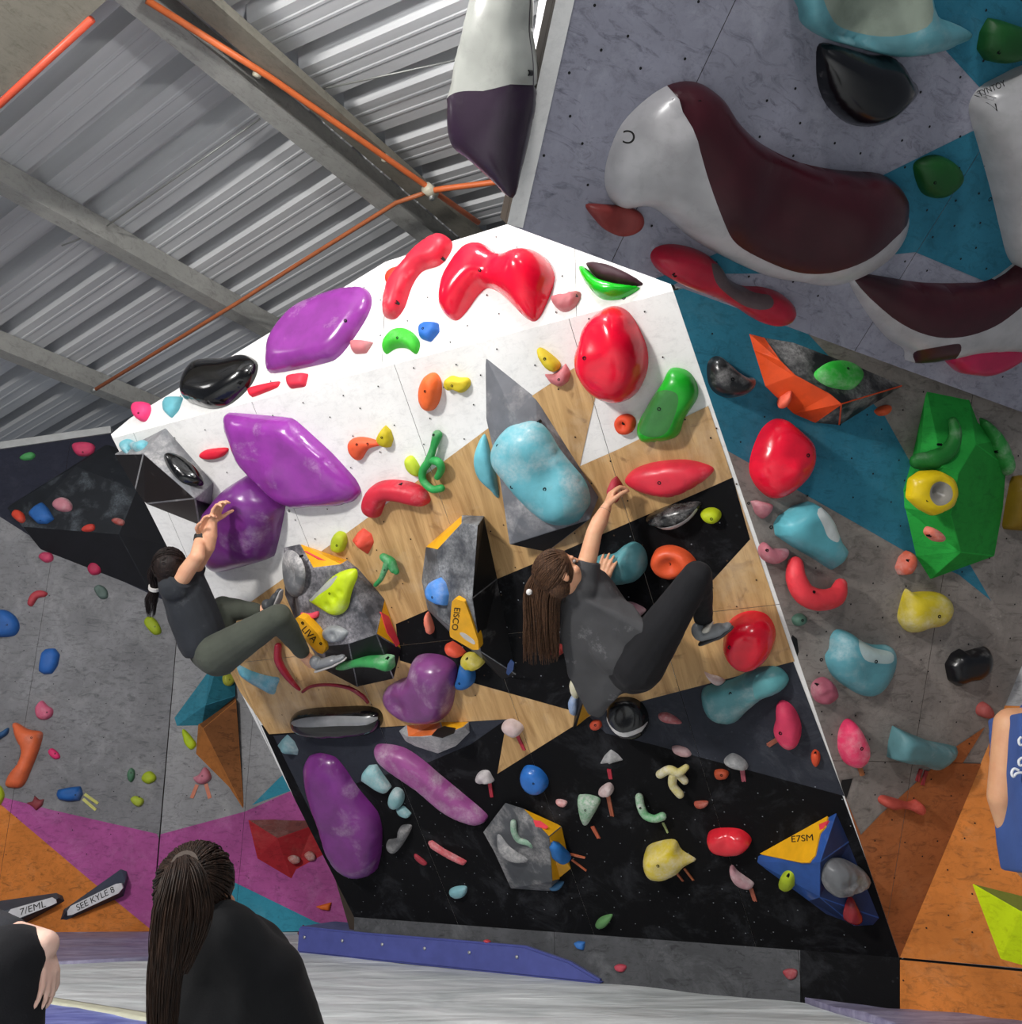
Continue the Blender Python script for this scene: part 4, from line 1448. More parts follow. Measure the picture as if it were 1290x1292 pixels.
hold('hot pink bean hold on the right charcoal band', 'B', 'd83c60', .08, '980,890 986,883 996,886 1006,898 1012,918 1008,936 997,941 986,935 977,920 980,905', '986,922', .35, tilt=(1, 0, .2))
tape('brown tape strip left of the hot pink bean hold', 'B', 982, 932, 969, 940, '96513c')
hold('tiny orange ring hold near the right edge of the charcoal band', 'B', 'd8502e', .035, '1024,950 1029,945 1035,950 1035,960 1030,966 1025,959', '1029,951', .1)
hold('bright red ball macro under the right climber\'s foot', 'M', 'e5122f', .19, '915,800 921,783 935,773 952,770 968,775 978,790 979,808 971,825 955,837 937,838 922,825 915,812', '923,812', .1, .2, .3, w=.95, tex=.02)
hold('small chalky pink foothold below the right climber\'s shoe', 'M', 'c8a7a2', .04, '889,847 897,850 908,853 916,858 908,862 898,857', '', .7)
hold('orange-coral bowl macro above the right climber\'s knee', 'M', 'ee5f36', .11, '823,705 829,692 845,687 862,691 875,701 881,714 868,720 850,727 834,722 826,714', '844,713', .15, .4, w=.5, bumps=((850, 706, -.04, .035),))
hold('small lime cylinder hold on the upper black band', 'M', 'bccc1e', .06, '885,647 891,641 902,640 910,645 910,653 903,658 893,656', '899,653', .15)
hold('glossy black saucer hold with a chalk-white lower lip', 'M', '141416', .085, '815,654 826,645 845,637 865,633 885,633 880,645 868,657 850,665 832,662', '', .35, .2, .3, zones=(('816,654 835,658 855,655 872,647 882,637 880,645 868,656 850,663 832,661', 'c9c9c8'),))
hold('sea-green wedge jug the right climber presses with the lower hand', 'M', '62a3ab', .13, '752,705 760,699 775,698 788,688 800,683 811,688 817,700 817,715 808,727 790,732 770,733 758,728 754,716', '', .3, .45, w=.7, tilt=(1, 0, .3))
hold('crimson crimp gripped by the right climber\'s raised hand', 'M', 'b03a48', .07, '768,616 773,604 779,600 786,610 785,622 780,633 771,629', '', .45, smooth='c', rough_amp=.008)
hold('dusty mauve hold in front of the right climber\'s stomach', 'M', '9a6d7a', .05, '786,762 794,758 806,762 816,769 808,776 796,777', '', .6, rough_amp=.006)
hold('small red hold behind the long hair of the right climber', 'M', '8f2f2c', .04, '695,818 703,811 713,815 712,823 701,826', '', .2)
v7, f7, w7 = volume('narrow black and yellow wedge volume below the right climber\'s shirt', PL_M,
                    [(722, 922, 0), (729, 868, 0), (744, 866, 0), (768, 874, 0), (752, 898, 0), (727, 918, 0), (738, 878, .16)],
                    [(0, 0, 6, 1), (0, 1, 6, 2), (1, 2, 6, 3), (1, 6, 4, 3), (1, 6, 5, 4), (0, 6, 0, 5)], [M_VBD, plain('ochre_print', 'b8860f', .5)])
hold('chalk-white and cream knob left of the black and yellow wedge', 'M', 'e3ddb4', .06, '721,858 727,851 735,850 736,868 731,879 724,872', '', .6)
hold('pale blue crystal hold below the cream knob', 'M', '8fa8cf', .055, '719,882 723,874 731,876 732,890 728,902 721,895', '', .6, smooth='c')

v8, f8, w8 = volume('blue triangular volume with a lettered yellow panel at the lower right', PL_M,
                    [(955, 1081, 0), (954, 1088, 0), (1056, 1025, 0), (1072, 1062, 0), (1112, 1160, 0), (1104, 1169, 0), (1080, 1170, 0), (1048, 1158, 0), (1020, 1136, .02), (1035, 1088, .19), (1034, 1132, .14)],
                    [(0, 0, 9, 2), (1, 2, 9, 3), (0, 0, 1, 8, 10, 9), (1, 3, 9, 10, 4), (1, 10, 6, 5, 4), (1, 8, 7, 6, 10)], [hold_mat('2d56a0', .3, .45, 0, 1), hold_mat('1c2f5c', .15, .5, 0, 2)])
plate('lettered_panel', f8[0], '959,1078 1000,1049 1046,1030 1043,1044 1036,1052 1030,1080 1022,1089 1012,1089', .006, YEL, v8, w8, rnd=.08)
text_on('E7SM', f8[0], 1014, 1059, 8.0, -5, INK, v8, w8, lift=.0085, sx=1.15)
plate('red_corner', f8[0], '1035,1041 1047,1036 1041,1046 1036,1048', .0075, REDS, v8, w8)
hold('lime thumb-shaped hold on the blue triangular volume', 'B', 'b2c62c', .05, '986,1112 989,1100 996,1097 1003,1102 1005,1112 1001,1119 992,1119', '994,1106', .15, pl=f8[2])
hold('grey boulder hold on the dark flank of the blue volume', 'B', '6d6f72', .12, '1037,1110 1037,1092 1045,1084 1062,1083 1078,1090 1090,1098 1092,1108 1082,1117 1062,1121 1047,1126', '', .5, .35, pl=f8[3], rough_amp=.012)
hold('dark red teardrop hold below the grey boulder', 'B', '8f1f28', .05, '1065,1158 1066,1146 1073,1130 1080,1142 1085,1156 1078,1163 1069,1162', '', .1, .25, .3, pl=f8[3])
hold('speckled pink slipper-shaped hold on the lower black wall', 'B', 'b08088', .05, '921,1095 925,1091 931,1098 942,1106 952,1114 947,1118 934,1114 925,1106', '', .6)
tape('orange tape strip below the slipper-shaped hold', 'B', 948, 1120, 953, 1136, 'a85a44')
hold('small green chip hold near the bottom edge of the black wall', 'B', '5f8f58', .04, '752,1166 758,1157 773,1153 770,1162 762,1168', '', .3)
# kickboard
hold('small bright blue foothold on the kickboard', 'K', '3f7cc8', .03, '724,1190 730,1187 739,1188 737,1199 730,1197', '', .1, smooth='c')
hold('worn pink foothold on the middle of the kickboard', 'K', 'c14a5a', .025, '776,1219 783,1216 791,1219 787,1226 779,1225', '', .3)
hold('worn red ring foothold at the right of the kickboard', 'K', 'a83f48', .02, '988,1226 996,1222 1006,1224 1005,1233 996,1236', '', .3)
hold('tiny red foothold just above the blue pad', 'K', 'd04a55', .025, '611,1187 615,1185 620,1188 616,1190', '', .1)

# =================================================================== left walls
v9, f9, w9 = volume('large black wedge volume covered in chalk high on the left wall', PL_L1,
                    [(8, 640, 0), (30, 662, 0), (90, 598, .0), (135, 560, 0), (205, 585, 0), (222, 690, 0), (190, 748, 0), (120, 722, 0), (52, 694, 0), (28, 664, .10), (150, 674, .28), (172, 618, .26), (95, 588, .12)],
                    [(0, 0, 9, 12, 3), (0, 3, 12, 11, 4), (0, 12, 9, 10, 11), (1, 9, 8, 7, 6, 10), (1, 0, 8, 9), (1, 10, 6, 5, 11), (1, 11, 5, 4)], [hold_mat('1c2026', .35, .7, 0, 5, '7f8890'), hold_mat('15161c', .0, .7, 0, 2)])
hold('red-orange cupped hold at the left corner of the black wedge volume', 'L', 'e04a34', .05, '16,650 21,644 29,647 32,656 27,660 19,655', '', .1, pl=f9[2])
hold('blue faceted hold on the black wedge volume', 'L', '2f68b0', .07, '36,649 46,640 54,634 61,641 69,655 60,661 48,661', '51,656', .15, smooth='c', pl=f9[2])
hold('chalky pink rounded hold on the black wedge volume', 'L', 'c8828e', .06, '67,637 74,630 84,629 91,636 90,644 80,646 71,643', '', .6, pl=f9[2])
hold('small red crimp at the lower edge of the black wedge volume', 'L', 'd2453a', .035, '103,669 110,663 119,662 119,669 110,671', '', .15, pl=f9[2])
hold('chalky red crimp at the right of the black wedge volume', 'L', 'a8463f', .035, '141,657 148,654 157,657 155,663 147,662', '', .4, pl=f9[2])
hold('pink wide hold near the top edge of the left wall', 'L', 'd9456c', .06, '91,563 97,559 112,559 120,563 117,573 105,576 96,573', '105,571', .15)
hold('small green hold near the top edge of the left wall', 'L', '4fa05c', .04, '25,578 32,573 41,571 45,575 40,580 30,581', '', .2)
hold('small pink knob at the lower left edge of the wedge volume', 'L', 'c84468', .05, '49,703 56,697 66,699 67,707 58,710', '', .2)
hold('small dark pink knob under the middle of the wedge volume', 'L', 'b82c54', .05, '111,716 118,709 127,711 128,722 119,726 113,723', '', .1)
hold('grey-green lumpy hold below the wedge volume', 'L', '5a6c66', .04, '119,742 126,738 135,744 136,754 128,756 122,750', '', .4, rough_amp=.01)
hold('small red hooked hold on the upper left wall', 'L', 'b6404a', .04, '35,762 40,750 50,745 60,748 57,753 48,755 41,765', '', .15)
hold('lime hold just below the left climber\'s ponytail', 'L', 'a8bb28', .05, '182,785 187,778 196,781 203,792 203,799 195,801 187,794', '196,791', .1)
hold('blue round hold cut by the left edge of the frame', 'L', '2a62ac', .08, '-12,790 -4,772 8,770 20,778 25,790 20,801 6,804 -8,802', '10,789', .05)
hold('blue block hold below the blue round one', 'L', '2d66b4', .07, '49,847 53,824 58,819 70,818 76,826 73,840 66,850 56,851', '', .1, smooth='c')
hold('pink horned knob on the middle of the left wall', 'L', 'e06c8c', .06, '45,895 49,887 54,884 60,890 67,895 66,903 58,908 48,906', '60,899', .3, smooth=True)
hold('tall orange boot-shaped hold on the left wall', 'L', 'e87044', .09, '16,915 22,912 36,920 52,923 54,930 48,950 40,970 32,988 24,994 8,992 12,978 24,962 28,948 21,932', '41,931', .25, .5)
hold('small hot pink oval hold on the left wall', 'L', 'ee3a78', .035, '61,948 66,944 74,950 76,956 70,958 64,954', '70,951', .1)
hold('dark blue sliver hold at the left edge of the frame', 'L', '2f5c8c', .05, '-10,930 2,924 11,918 10,926 0,933 -8,938', '', .15)
hold('lime rim hold at the left edge above the orange paint', 'L', 'b9cc2c', .05, '-8,1008 -2,992 3,994 6,1004 2,1014 -4,1016', '', .1)
hold('flat maroon star-shaped hold where grey meets pink paint', 'L', '8f3b42', .04, '33,1013 42,1011 44,1004 50,1009 56,1008 54,1016 46,1023 42,1018', '', .2, smooth='c')
hold('blue brick-shaped hold with yellow tape beside it', 'L', '1f5fa8', .07, '72,1003 74,996 90,993 102,992 105,1001 101,1010 86,1011 75,1009', '96,1003', .15, smooth='c', w=.6)
tape('upper yellow tape strip right of the blue brick hold', 'L', 107, 1002, 124, 1014, 'c2c060', .022)
tape('lower yellow tape strip right of the blue brick hold', 'L', 105, 1008, 121, 1022, 'c9c66a', .022)
hold('small green upright hold left of the lime pair', 'L', '4a7a5c', .04, '161,976 165,969 170,972 170,981 166,987 162,984', '166,975', .15)
hold('upper lime knob of the pair near the wall corner', 'L', 'adc02a', .05, '179,984 182,976 190,973 197,979 196,985 187,989', '', .15)
hold('lower lime knob of the pair near the wall corner', 'L', 'aebf3c', .045, '165,1008 171,1004 181,1008 181,1014 175,1018 168,1014', '175,1006', .2)
# dark angled panels with white signs, on the orange paint
v10, f10, w10 = volume('dark slate wedge with a white lettered sign, cut by the left edge', PL_L1,
                       [(-22, 1140, 0), (0, 1136, 0), (71, 1126, 0), (79, 1130, 0), (82, 1137, 0), (13, 1176, 0), (-20, 1182, 0), (2, 1150, .12), (74, 1133, .07), (10, 1168, .13), (-22, 1150, .12)],
                       [(0, 0, 10, 7, 1), (0, 1, 7, 8, 2), (0, 2, 8, 3), (0, 3, 8, 4), (1, 7, 9, 8), (1, 8, 9, 4), (1, 9, 5, 4), (1, 10, 6, 5, 9), (1, 10, 9, 7)], [plain('slate_laminate', '3c4a58', .5), plain('dark_slate_laminate', '2c3541', .5)], bevel=.002)
pv = Plane(PL_L1.hit(40, 1148, .12), (PL_L1.hit(10, 1160, .135) - PL_L1.hit(75, 1136, .085)).cross(PL_L1.hit(10, 1150, .135) - PL_L1.hit(75, 1136, .085)))
SIGNW = plain('sign_white', 'd9d9dc', .5)
plate('sign_plate', pv, '10,1152 14,1147 66,1132 71,1135 72,1139 66,1142 18,1161 13,1158', .012, SIGNW, v10, w10)
text_on('7/EML', pv, 41, 1146, 8, -19, INK, v10, w10, lift=.0135, shear=.2, sx=1.2)
v11, f11, w11 = volume('dark slate wedge with a longer white lettered sign, on pink and orange paint', PL_L1,
                       [(75, 1162, 0), (80, 1147, 0), (152, 1096, 0), (160, 1099, 0), (162, 1107, 0), (156, 1131, 0), (80, 1163, 0), (84, 1150, .05), (158, 1112, .12), (154, 1122, .12)],
                       [(0, 1, 7, 8, 2), (0, 2, 8, 3), (0, 3, 8, 4), (1, 7, 9, 8), (1, 0, 7, 1), (1, 0, 6, 9, 7), (1, 9, 6, 5), (0, 8, 9, 5, 4)], [plain('slate_laminate', '3c4a58', .5), plain('dark_slate_laminate', '2c3541', .5)], bevel=.002)
pw = Plane(PL_L1.hit(120, 1136, .10), (PL_L1.hit(86, 1150, .06) - PL_L1.hit(156, 1112, .125)).cross(PL_L1.hit(84, 1156, .06) - PL_L1.hit(154, 1124, .125)))
plate('sign_plate', pw, '86,1149 90,1143 147,1115 154,1114 156,1120 150,1127 92,1154 86,1155', .012, SIGNW, v11, w11)
text_on('SEE KYLE 8', pw, 121, 1134, 7.5, -27, INK, v11, w11, lift=.0135, shear=.15, sx=1.05)

MT, MT2 = wall_mat('volume_teal', '3f8ea4', '22515e', '7fb0bc', .6, .3), wall_mat('volume_deep_teal', '2c7486', '1a3f49', None, .8, .3)
MB, MB2 = wall_mat('volume_tan', 'b5733c', '6a4528', None, .5, .3), wall_mat('volume_brown', '8d5a34', '3e2618', None, .9, .3)
v12, f12, w12 = volume('teal faceted volume beneath the left climber', PL_L2,
                       [(266, 842, 0), (219, 906, 0), (222, 916, 0), (246, 935, 0), (255, 915, .0), (297, 878, .05), (296, 840, .0), (259, 890, .16), (270, 852, .14)],
                       [(0, 0, 1, 7, 8), (1, 8, 7, 5, 6), (0, 1, 2, 7), (0, 2, 3, 4, 7), (1, 7, 4, 5), (0, 0, 8, 6)], [MT, MT2])
v13, f13, w13 = volume('long rust-brown dagger-shaped volume below the teal one', PL_L2,
                       [(250, 913, 0), (297, 880, 0), (308, 1023, 0), (290, 995, 0), (247, 952, 0), (256, 919, .14), (298, 884, .08)],
                       [(1, 5, 6, 1, 0), (1, 5, 2, 6), (1, 6, 2, 1), (0, 0, 4, 5), (0, 4, 3, 5), (0, 3, 2, 5)], [MB, MB2])
hold('small lime and black hold on the teal volume', 'L2', 'a5a93a', .05, '280,856 283,851 293,851 297,858 290,866 282,864', '289,858', .2, pl=f12[1])
hold('lime half-moon hold touching the teal volume', 'L2', 'b4cc20', .04, '230,922 234,921 244,932 248,940 241,946 233,937', '', .1)
hold('chalky pink hold above two coral tape strips', 'L2', 'c9788a', .055, '244,981 252,977 258,968 264,972 267,982 258,989 249,988', '256,979', .4)
tape('left coral tape strip below the chalky pink hold', 'L2', 249, 990, 242, 1007, 'd07a5c', .03)
tape('right coral tape strip below the chalky pink hold', 'L2', 260, 989, 265, 1007, 'd07a5c', .03)
v14, f14, w14 = volume('red faceted volume on the pink paint beside the seated woman', PL_L2,
                       [(312, 1034, 0), (346, 1033, 0), (390, 1034, 0), (419, 1082, 0), (368, 1110, 0), (324, 1084, 0), (350, 1058, .14), (395, 1042, .02)],
                       [(1, 0, 6, 1), (1, 1, 6, 7, 2), (0, 2, 7, 3), (0, 7, 6, 4, 3), (0, 6, 5, 4), (0, 0, 5, 6)], [wall_mat('volume_red', 'b02c34', '6a1c22', 'c07068', .6, .4), wall_mat('volume_worn_red', '88504c', '4d3434', 'a08880', .9, .7)])
hold('left chalky crimp of the pair on the red volume', 'L2', 'b8584c', .035, '363,1083 369,1079 377,1081 379,1087 370,1090', '', .6, pl=f14[3])
hold('right chalky crimp of the pair on the red volume', 'L2', 'bd6054', .035, '384,1079 390,1074 397,1077 398,1084 390,1086', '', .6, pl=f14[3])
hold('bright orange sliver hold above the left end of the blue pad', 'L2', 'f0742a', .04, '398,1144 408,1141 419,1138 416,1149 407,1148', '', .1, smooth='c')

# =================================================================== right walls
hold('black crescent claw hold on the teal paint', 'R', '1f2022', .10, '892,470 894,456 904,449 914,457 926,469 940,476 950,477 949,488 938,498 920,502 904,497 895,486', '921,479', .45, .3, .2, w=.7)
v15, f15, w15 = volume('orange and black boat-shaped volume under the prow edge', PL_R,
                       [(944, 419, 0), (950, 440, 0), (965, 488, 0), (1000, 522, 0), (1028, 534, 0), (1060, 537, 0), (1100, 522, 0), (1142, 486, 0), (1085, 462, 0), (1000, 430, 0), (963, 424, 0), (1003, 474, .10), (1062, 510, .16), (1048, 498, .14), (985, 455, .08)],
                       [(0, 0, 1, 14, 10), (0, 1, 2, 11, 14), (0, 2, 3, 13, 11), (0, 3, 4, 12, 13), (1, 4, 5, 12), (1, 5, 6, 7, 12), (1, 12, 7, 8, 13), (1, 13, 8, 9, 11), (1, 11, 9, 10, 14)], [hold_mat('ee5320', .15, .4, 0, 2), hold_mat('26272b', .5, .5, 0, 5)])
hold('bright green hold with a chalked top on the black side of the boat volume', 'R', '2fc43a', .06, '1028,474 1034,464 1048,459 1066,462 1082,470 1086,480 1076,491 1060,491 1042,486', '1067,468', .5, pl=f15[6])
hold('coral thumb hold on the orange side of the boat volume', 'R', 'f06a50', .05, '981,505 986,500 998,493 1000,500 994,508 984,510', '', .2, pl=f15[2])
hold('orange fin hold under the tip of the boat volume', 'R', 'd8582e', .05, '1103,519 1110,513 1120,511 1118,520 1110,525', '', .2)
hold('large bright red rounded macro on the teal paint', 'R', 'ee1636', .15, '947,600 946,582 952,560 962,540 976,529 990,530 1008,546 1020,558 1022,580 1014,600 998,618 976,629 958,618', '1014,574', .02, .25, .3, w=.9, tex=.02, bumps=((985, 590, .02, .03),))
hold('dusty pink pinch near the left edge of the right wall, upper of two', 'R', 'b5707a', .05, '947,632 955,631 975,636 968,647 961,655 953,648', '950,636', .4, smooth='c')
hold('dusty pink hooked pinch near the left edge, lower of two', 'R', 'b86c78', .055, '957,697 959,687 965,684 972,691 984,692 994,693 988,704 975,711 964,707', '967,694', .45)
hold('cyan block macro with a chalk-white end and a long shadow side', 'R', '5fb0bd', .13, '976,661 982,651 990,646 1000,638 1020,632 1032,640 1042,652 1055,680 1070,695 1062,708 1048,719 1028,706 1000,690 978,675', '985,668', .3, .4, smooth='c', rnd=.12, w=.6, tilt=(-.5, -1, .35), zones=(('1012,644 1026,638 1038,650 1046,666 1042,680 1028,674 1020,660', 'd5dcdb'),))
tube_hold('bright red U-shaped banana hold', 'R', 'e03a44', [(1004, 712, .04, .035), (1005, 730, .06, .045), (1015, 749, .07, .05), (1035, 757, .07, .05), (1055, 752, .06, .045), (1061, 738, .04, .03)], .25, bolts='1028,747', flat=1.0)
hold('small dark green knob left of the faded cyan macro', 'R', '4d6f60', .04, '999,781 1004,775 1012,774 1016,780 1011,787 1003,789', '1011,782', .2)
hold('coral and white wedge hold left of the green volume', 'R', 'd9664e', .07, '1129,716 1134,702 1143,694 1149,697 1149,712 1142,724 1133,725', '1145,707', .5, smooth='c')
v16, f16, w16 = volume('big green faceted volume on the right wall', PL_R,
                       [(1170, 492, 0), (1224, 503, 0), (1235, 532, 0), (1258, 555, 0), (1272, 590, 0), (1268, 640, 0), (1257, 702, 0), (1174, 732, 0), (1155, 702, 0), (1141, 640, 0), (1140, 620, 0), (1150, 585, 0),
                        (1158, 596, .10), (1210, 597, .20), (1200, 650, .20), (1213, 697, .12), (1232, 560, .12), (1190, 590, .18)],
                       [(0, 0, 11, 12, 17), (0, 0, 17, 13, 16, 1), (0, 1, 16, 2), (0, 2, 16, 3), (1, 3, 16, 4), (1, 16, 13, 5, 4), (1, 13, 14, 15, 6, 5), (0, 12, 10, 9, 14, 13, 17), (0, 11, 10, 12), (0, 9, 8, 15, 14), (0, 8, 7, 15), (1, 15, 7, 6)],
                       [wall_mat('volume_green', '2fae46', '1c6a2c', None, .5, .2), wall_mat('volume_mid_green', '29983b', '1a5c28', None, .5, .2)])
tube_hold('dark green horn hold on the upper part of the green volume', 'R', '1c7a2c', [(1158, 582, .03, .035), (1178, 580, .05, .045), (1198, 568, .06, .038), (1206, 548, .05, .030), (1203, 532, .03, .022)], .3, pl=Plane(PL_R.hit(1180, 560, .10), PL_R.n), bolts='1188,561', flat=.8)
hold('green fan hold behind the right shoulder of the green volume', 'R', '2a8c3a', .07, '1236,528 1250,538 1264,560 1273,586 1268,600 1258,590 1246,565', '1259,570', .4, .5)
yr = hold('yellow hexagonal hold with a grey hollow centre on the green volume', 'R', 'e8c814', .07, '1143,628 1146,604 1160,594 1182,593 1199,602 1204,622 1198,640 1175,651 1158,642', '1168,631', .1, .35, .1, pl=Plane(PL_R.hit(1172, 622, .19), PL_R.n), smooth='c', w=.6,
          zones=(('1160,624 1163,611 1175,606 1186,612 1188,625 1180,634 1168,635', '9a958c'),), bumps=((1174, 618, -.055, .022),))
hold('small coral and white hold below the yellow hexagon', 'R', 'e0664a', .045, '1166,672 1170,664 1180,668 1189,677 1186,683 1176,682', '1175,676', .45, pl=Plane(PL_R.hit(1178, 674, .17), PL_R.n))
hold('mustard square macro cut by the right edge of the frame', 'R', '8a6c10', .10, '1264,668 1268,640 1276,600 1330,598 1330,672', '', .1, smooth='c', w=.4)
hold('mustard lump macro with a chalky top on the right wall', 'R', 'c8b325', .12, '1133,782 1135,764 1142,743 1150,747 1165,746 1185,748 1195,760 1193,775 1182,788 1165,791 1146,797', '1180,776', .45, .5)
hold('faded cyan macro with a chalked shoulder on the right wall', 'R', '5a9aa6', .13, '1041,830 1046,818 1048,803 1056,794 1070,797 1082,806 1100,813 1122,815 1123,835 1115,860 1104,875 1088,877 1070,868 1050,852', '1099,832 1049,838', .4, .45, w=.7, tilt=(0, -1, .3), zones=(('1066,808 1076,803 1092,813 1112,818 1108,828 1092,829 1072,824', 'b3c6c6'),))
hold('jagged black macro on the far right of the grey paint', 'R', '0e0e12', .10, '1192,838 1200,824 1211,818 1216,822 1230,818 1243,815 1246,828 1240,850 1226,857 1212,858 1208,866 1196,858', '', .15, .3, .2, smooth='c', w=.6)
hold('rough rose knob on the left of the grey paint', 'R', 'a8586a', .06, '1023,868 1028,858 1040,854 1050,862 1054,874 1046,885 1034,887 1026,880', '1034,865', .3, rough_amp=.012)
hold('pink teardrop hold with a chalked top on the right wall', 'R', 'e83a68', .09, '1057,935 1059,920 1066,908 1074,908 1082,920 1090,938 1088,955 1078,966 1067,963 1059,950', '1083,942', .5, smooth=True, w=.8)
tape('faded orange tape strip below the pink teardrop hold', 'R', 1084, 966, 1088, 978, 'a8673c')
hold('grey-cyan box macro with a slanted top on the right wall', 'R', '5a868c', .12, '1119,955 1121,935 1126,915 1145,924 1170,934 1195,939 1207,942 1196,955 1175,970 1155,961 1135,959', '', .3, .5, smooth='c', w=.5, rnd=.1, tilt=(-.3, -1, .3))
tape('left dark red tape strip below the grey-cyan box macro', 'R', 1162, 970, 1157, 985, '8f2028', .02)
tape('right dark red tape strip below the grey-cyan box macro', 'R', 1169, 972, 1163, 990, '8f2028', .02)
hold('small dull red hold near the blue-shirted person', 'R', 'a8504c', .05, '1232,900 1233,890 1241,885 1248,893 1249,902 1241,905', '', .2)
hold('coral double-lobed hold where the grey meets shaded orange paint', 'R', 'c05044', .06, '1108,1007 1114,1003 1130,1007 1145,1011 1155,1008 1162,1016 1158,1026 1150,1022 1138,1018 1120,1018 1110,1013', '', .2)
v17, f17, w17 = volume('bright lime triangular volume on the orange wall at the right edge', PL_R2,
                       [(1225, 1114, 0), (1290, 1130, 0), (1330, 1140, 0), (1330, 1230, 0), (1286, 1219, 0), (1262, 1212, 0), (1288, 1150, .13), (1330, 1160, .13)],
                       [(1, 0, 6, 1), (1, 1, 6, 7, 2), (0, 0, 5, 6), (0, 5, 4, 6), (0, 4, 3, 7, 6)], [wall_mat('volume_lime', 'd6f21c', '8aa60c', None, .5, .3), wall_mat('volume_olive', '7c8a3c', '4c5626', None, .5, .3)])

# =================================================================== foreground prow
WM = 'b4b2b4'
hold('huge white and maroon saddle-shaped macro on the prow', 'F', WM, .17, '763,228 768,195 785,156 818,123 850,105 880,104 907,121 927,152 962,182 1010,205 1062,215 1110,219 1134,238 1141,262 1135,291 1112,322 1078,344 1038,357 1003,352 962,345 918,326 872,300 834,268 808,257 786,262 771,252', '857,130 885,131 988,208 1115,248', .1, .3, .2, w=.75, tex=.02,
     zones=(('842,107 880,104 907,121 927,152 962,182 1010,205 1062,215 1110,219 1134,238 1141,260 1098,288 1060,312 1020,328 985,329 945,315 905,292 884,262 868,215 855,165', C['mar']),), bumps=((900, 250, .03, .08), (1060, 280, .03, .08), (960, 230, -.02, .07)))
hold('white macro with a maroon top lip at the lower right of the prow', 'F', WM, .14, '1072,356 1080,345 1110,348 1160,356 1215,357 1250,352 1300,320 1340,330 1345,420 1300,440 1230,441 1150,456 1140,440 1118,425 1092,392', '', .1, .3, .2, w=.6, tex=.02,
     zones=(('1074,350 1110,347 1160,355 1215,357 1252,351 1300,318 1290,350 1262,375 1230,398 1190,411 1150,410 1112,392', C['mar']), ('1146,430 1180,420 1190,424 1188,448 1176,458 1152,456 1144,445', C['mar'])))
hold('tall white macro with black lettering cut by the right edge of the prow', 'F', 'bdbbbc', .20, '1223,132 1236,110 1262,95 1290,82 1340,70 1350,340 1310,350 1290,343 1272,325 1262,290 1250,240 1236,190 1226,155', '1278,263', .1, .3, .2, w=.6, tex=.02,
     zones=(('1284,270 1292,240 1340,230 1340,320 1294,308', C['mar']),))
hold('glossy black rounded macro on the prow, below the teal shell macro', 'F', '06070c', .13, '1030,80 1034,55 1060,58 1095,68 1125,72 1140,92 1154,108 1150,120 1130,135 1112,150 1092,158 1068,155 1045,135 1033,110', '', .03, .22, .4, w=1, tex=0, N=34)
hold('teal shell-shaped macro cut by the top edge of the prow', 'F', '5f9aa4', .16, '1003,-30 1007,10 1012,30 1040,48 1080,60 1120,70 1155,68 1190,60 1224,45 1205,30 1165,12 1150,-30', '', .3, .4, .1, w=.5, bumps=((1080, 15, -.13, .11),), zones=(('1025,-25 1035,18 1070,38 1110,42 1148,20 1142,-30', '8f9a8c'),), tex=.04)
hold('dark green block hold at the upper right of the prow', 'F', '14501f', .07, '1232,62 1236,40 1246,22 1262,25 1300,38 1300,72 1262,80 1242,76', '1258,65', .05, .5, smooth='c')
hold('dark green pebble hold on the teal prow paint with a black mark', 'F', '14521f', .06, '1152,212 1160,200 1180,195 1200,203 1213,222 1200,238 1182,249 1162,242', '1177,229', .05, .5)
hold('dark red tray hold left of the saddle macro', 'F', '84322f', .05, '739,258 765,258 790,260 808,268 810,282 800,293 782,297 764,290 750,276', '', .15, .45, w=.5, bumps=((780, 277, -.03, .05),))
hold('long crimson double-ended macro along the lower edge of the prow', 'F', 'b31030', .09, '821,325 828,312 850,308 880,315 903,330 915,348 935,360 962,362 988,372 999,388 990,403 970,407 948,400 925,385 895,372 860,358 832,342', '850,345', .1, .35, .2, tex=.03,
     zones=(('885,325 905,332 920,350 940,362 962,366 955,378 930,378 905,362 888,345', '5c4a4c'),))
hold('deep pink wedge macro at the lower right of the prow', 'F', 'c2154f', .10, '1187,430 1195,421 1230,422 1290,424 1330,428 1320,440 1288,447 1262,462 1238,471 1205,468 1192,455', '', .25, .3, .3, smooth='c', tex=.03, w=.6)

def root_of(label):
    for o in COL.objects:
        if o.get('label') == label:
            return o
rm = root_of('huge white and maroon saddle-shaped macro on the prow')

from mathutils.bvhtree import BVHTree


def wrap_text(word, label, pl, x, y, hpx, ang, mat, sx=1.0):
    root = root_of(label)
    bpy.context.view_layer.update()
    mw = root.matrix_world.copy()
    o = text_on(word, pl, x, y, hpx, ang, mat, root, mw, lift=0.0, sx=sx)
    bm = bmesh.new()
    bm.from_mesh(o.data)
    bmesh.ops.triangulate(bm, faces=bm.faces)
    bm.to_mesh(o.data)
    bm.free()
    tr = BVHTree.FromPolygons([v.co for v in root.data.vertices], [p.vertices[:] for p in root.data.polygons])
    c = pl.uv(x, y)
    tl = mw.inverted() @ pl.mat(c.x, c.y)
    ti = tl.inverted()
    for v in o.data.vertices:
        q = tl @ v.co
        hit = tr.ray_cast(Vector((q.x, q.y, 2)), Vector((0, 0, -1)))
        if hit[0] is not None:
            v.co = ti @ (hit[0] + Vector((0, 0, .0022)))
    return o


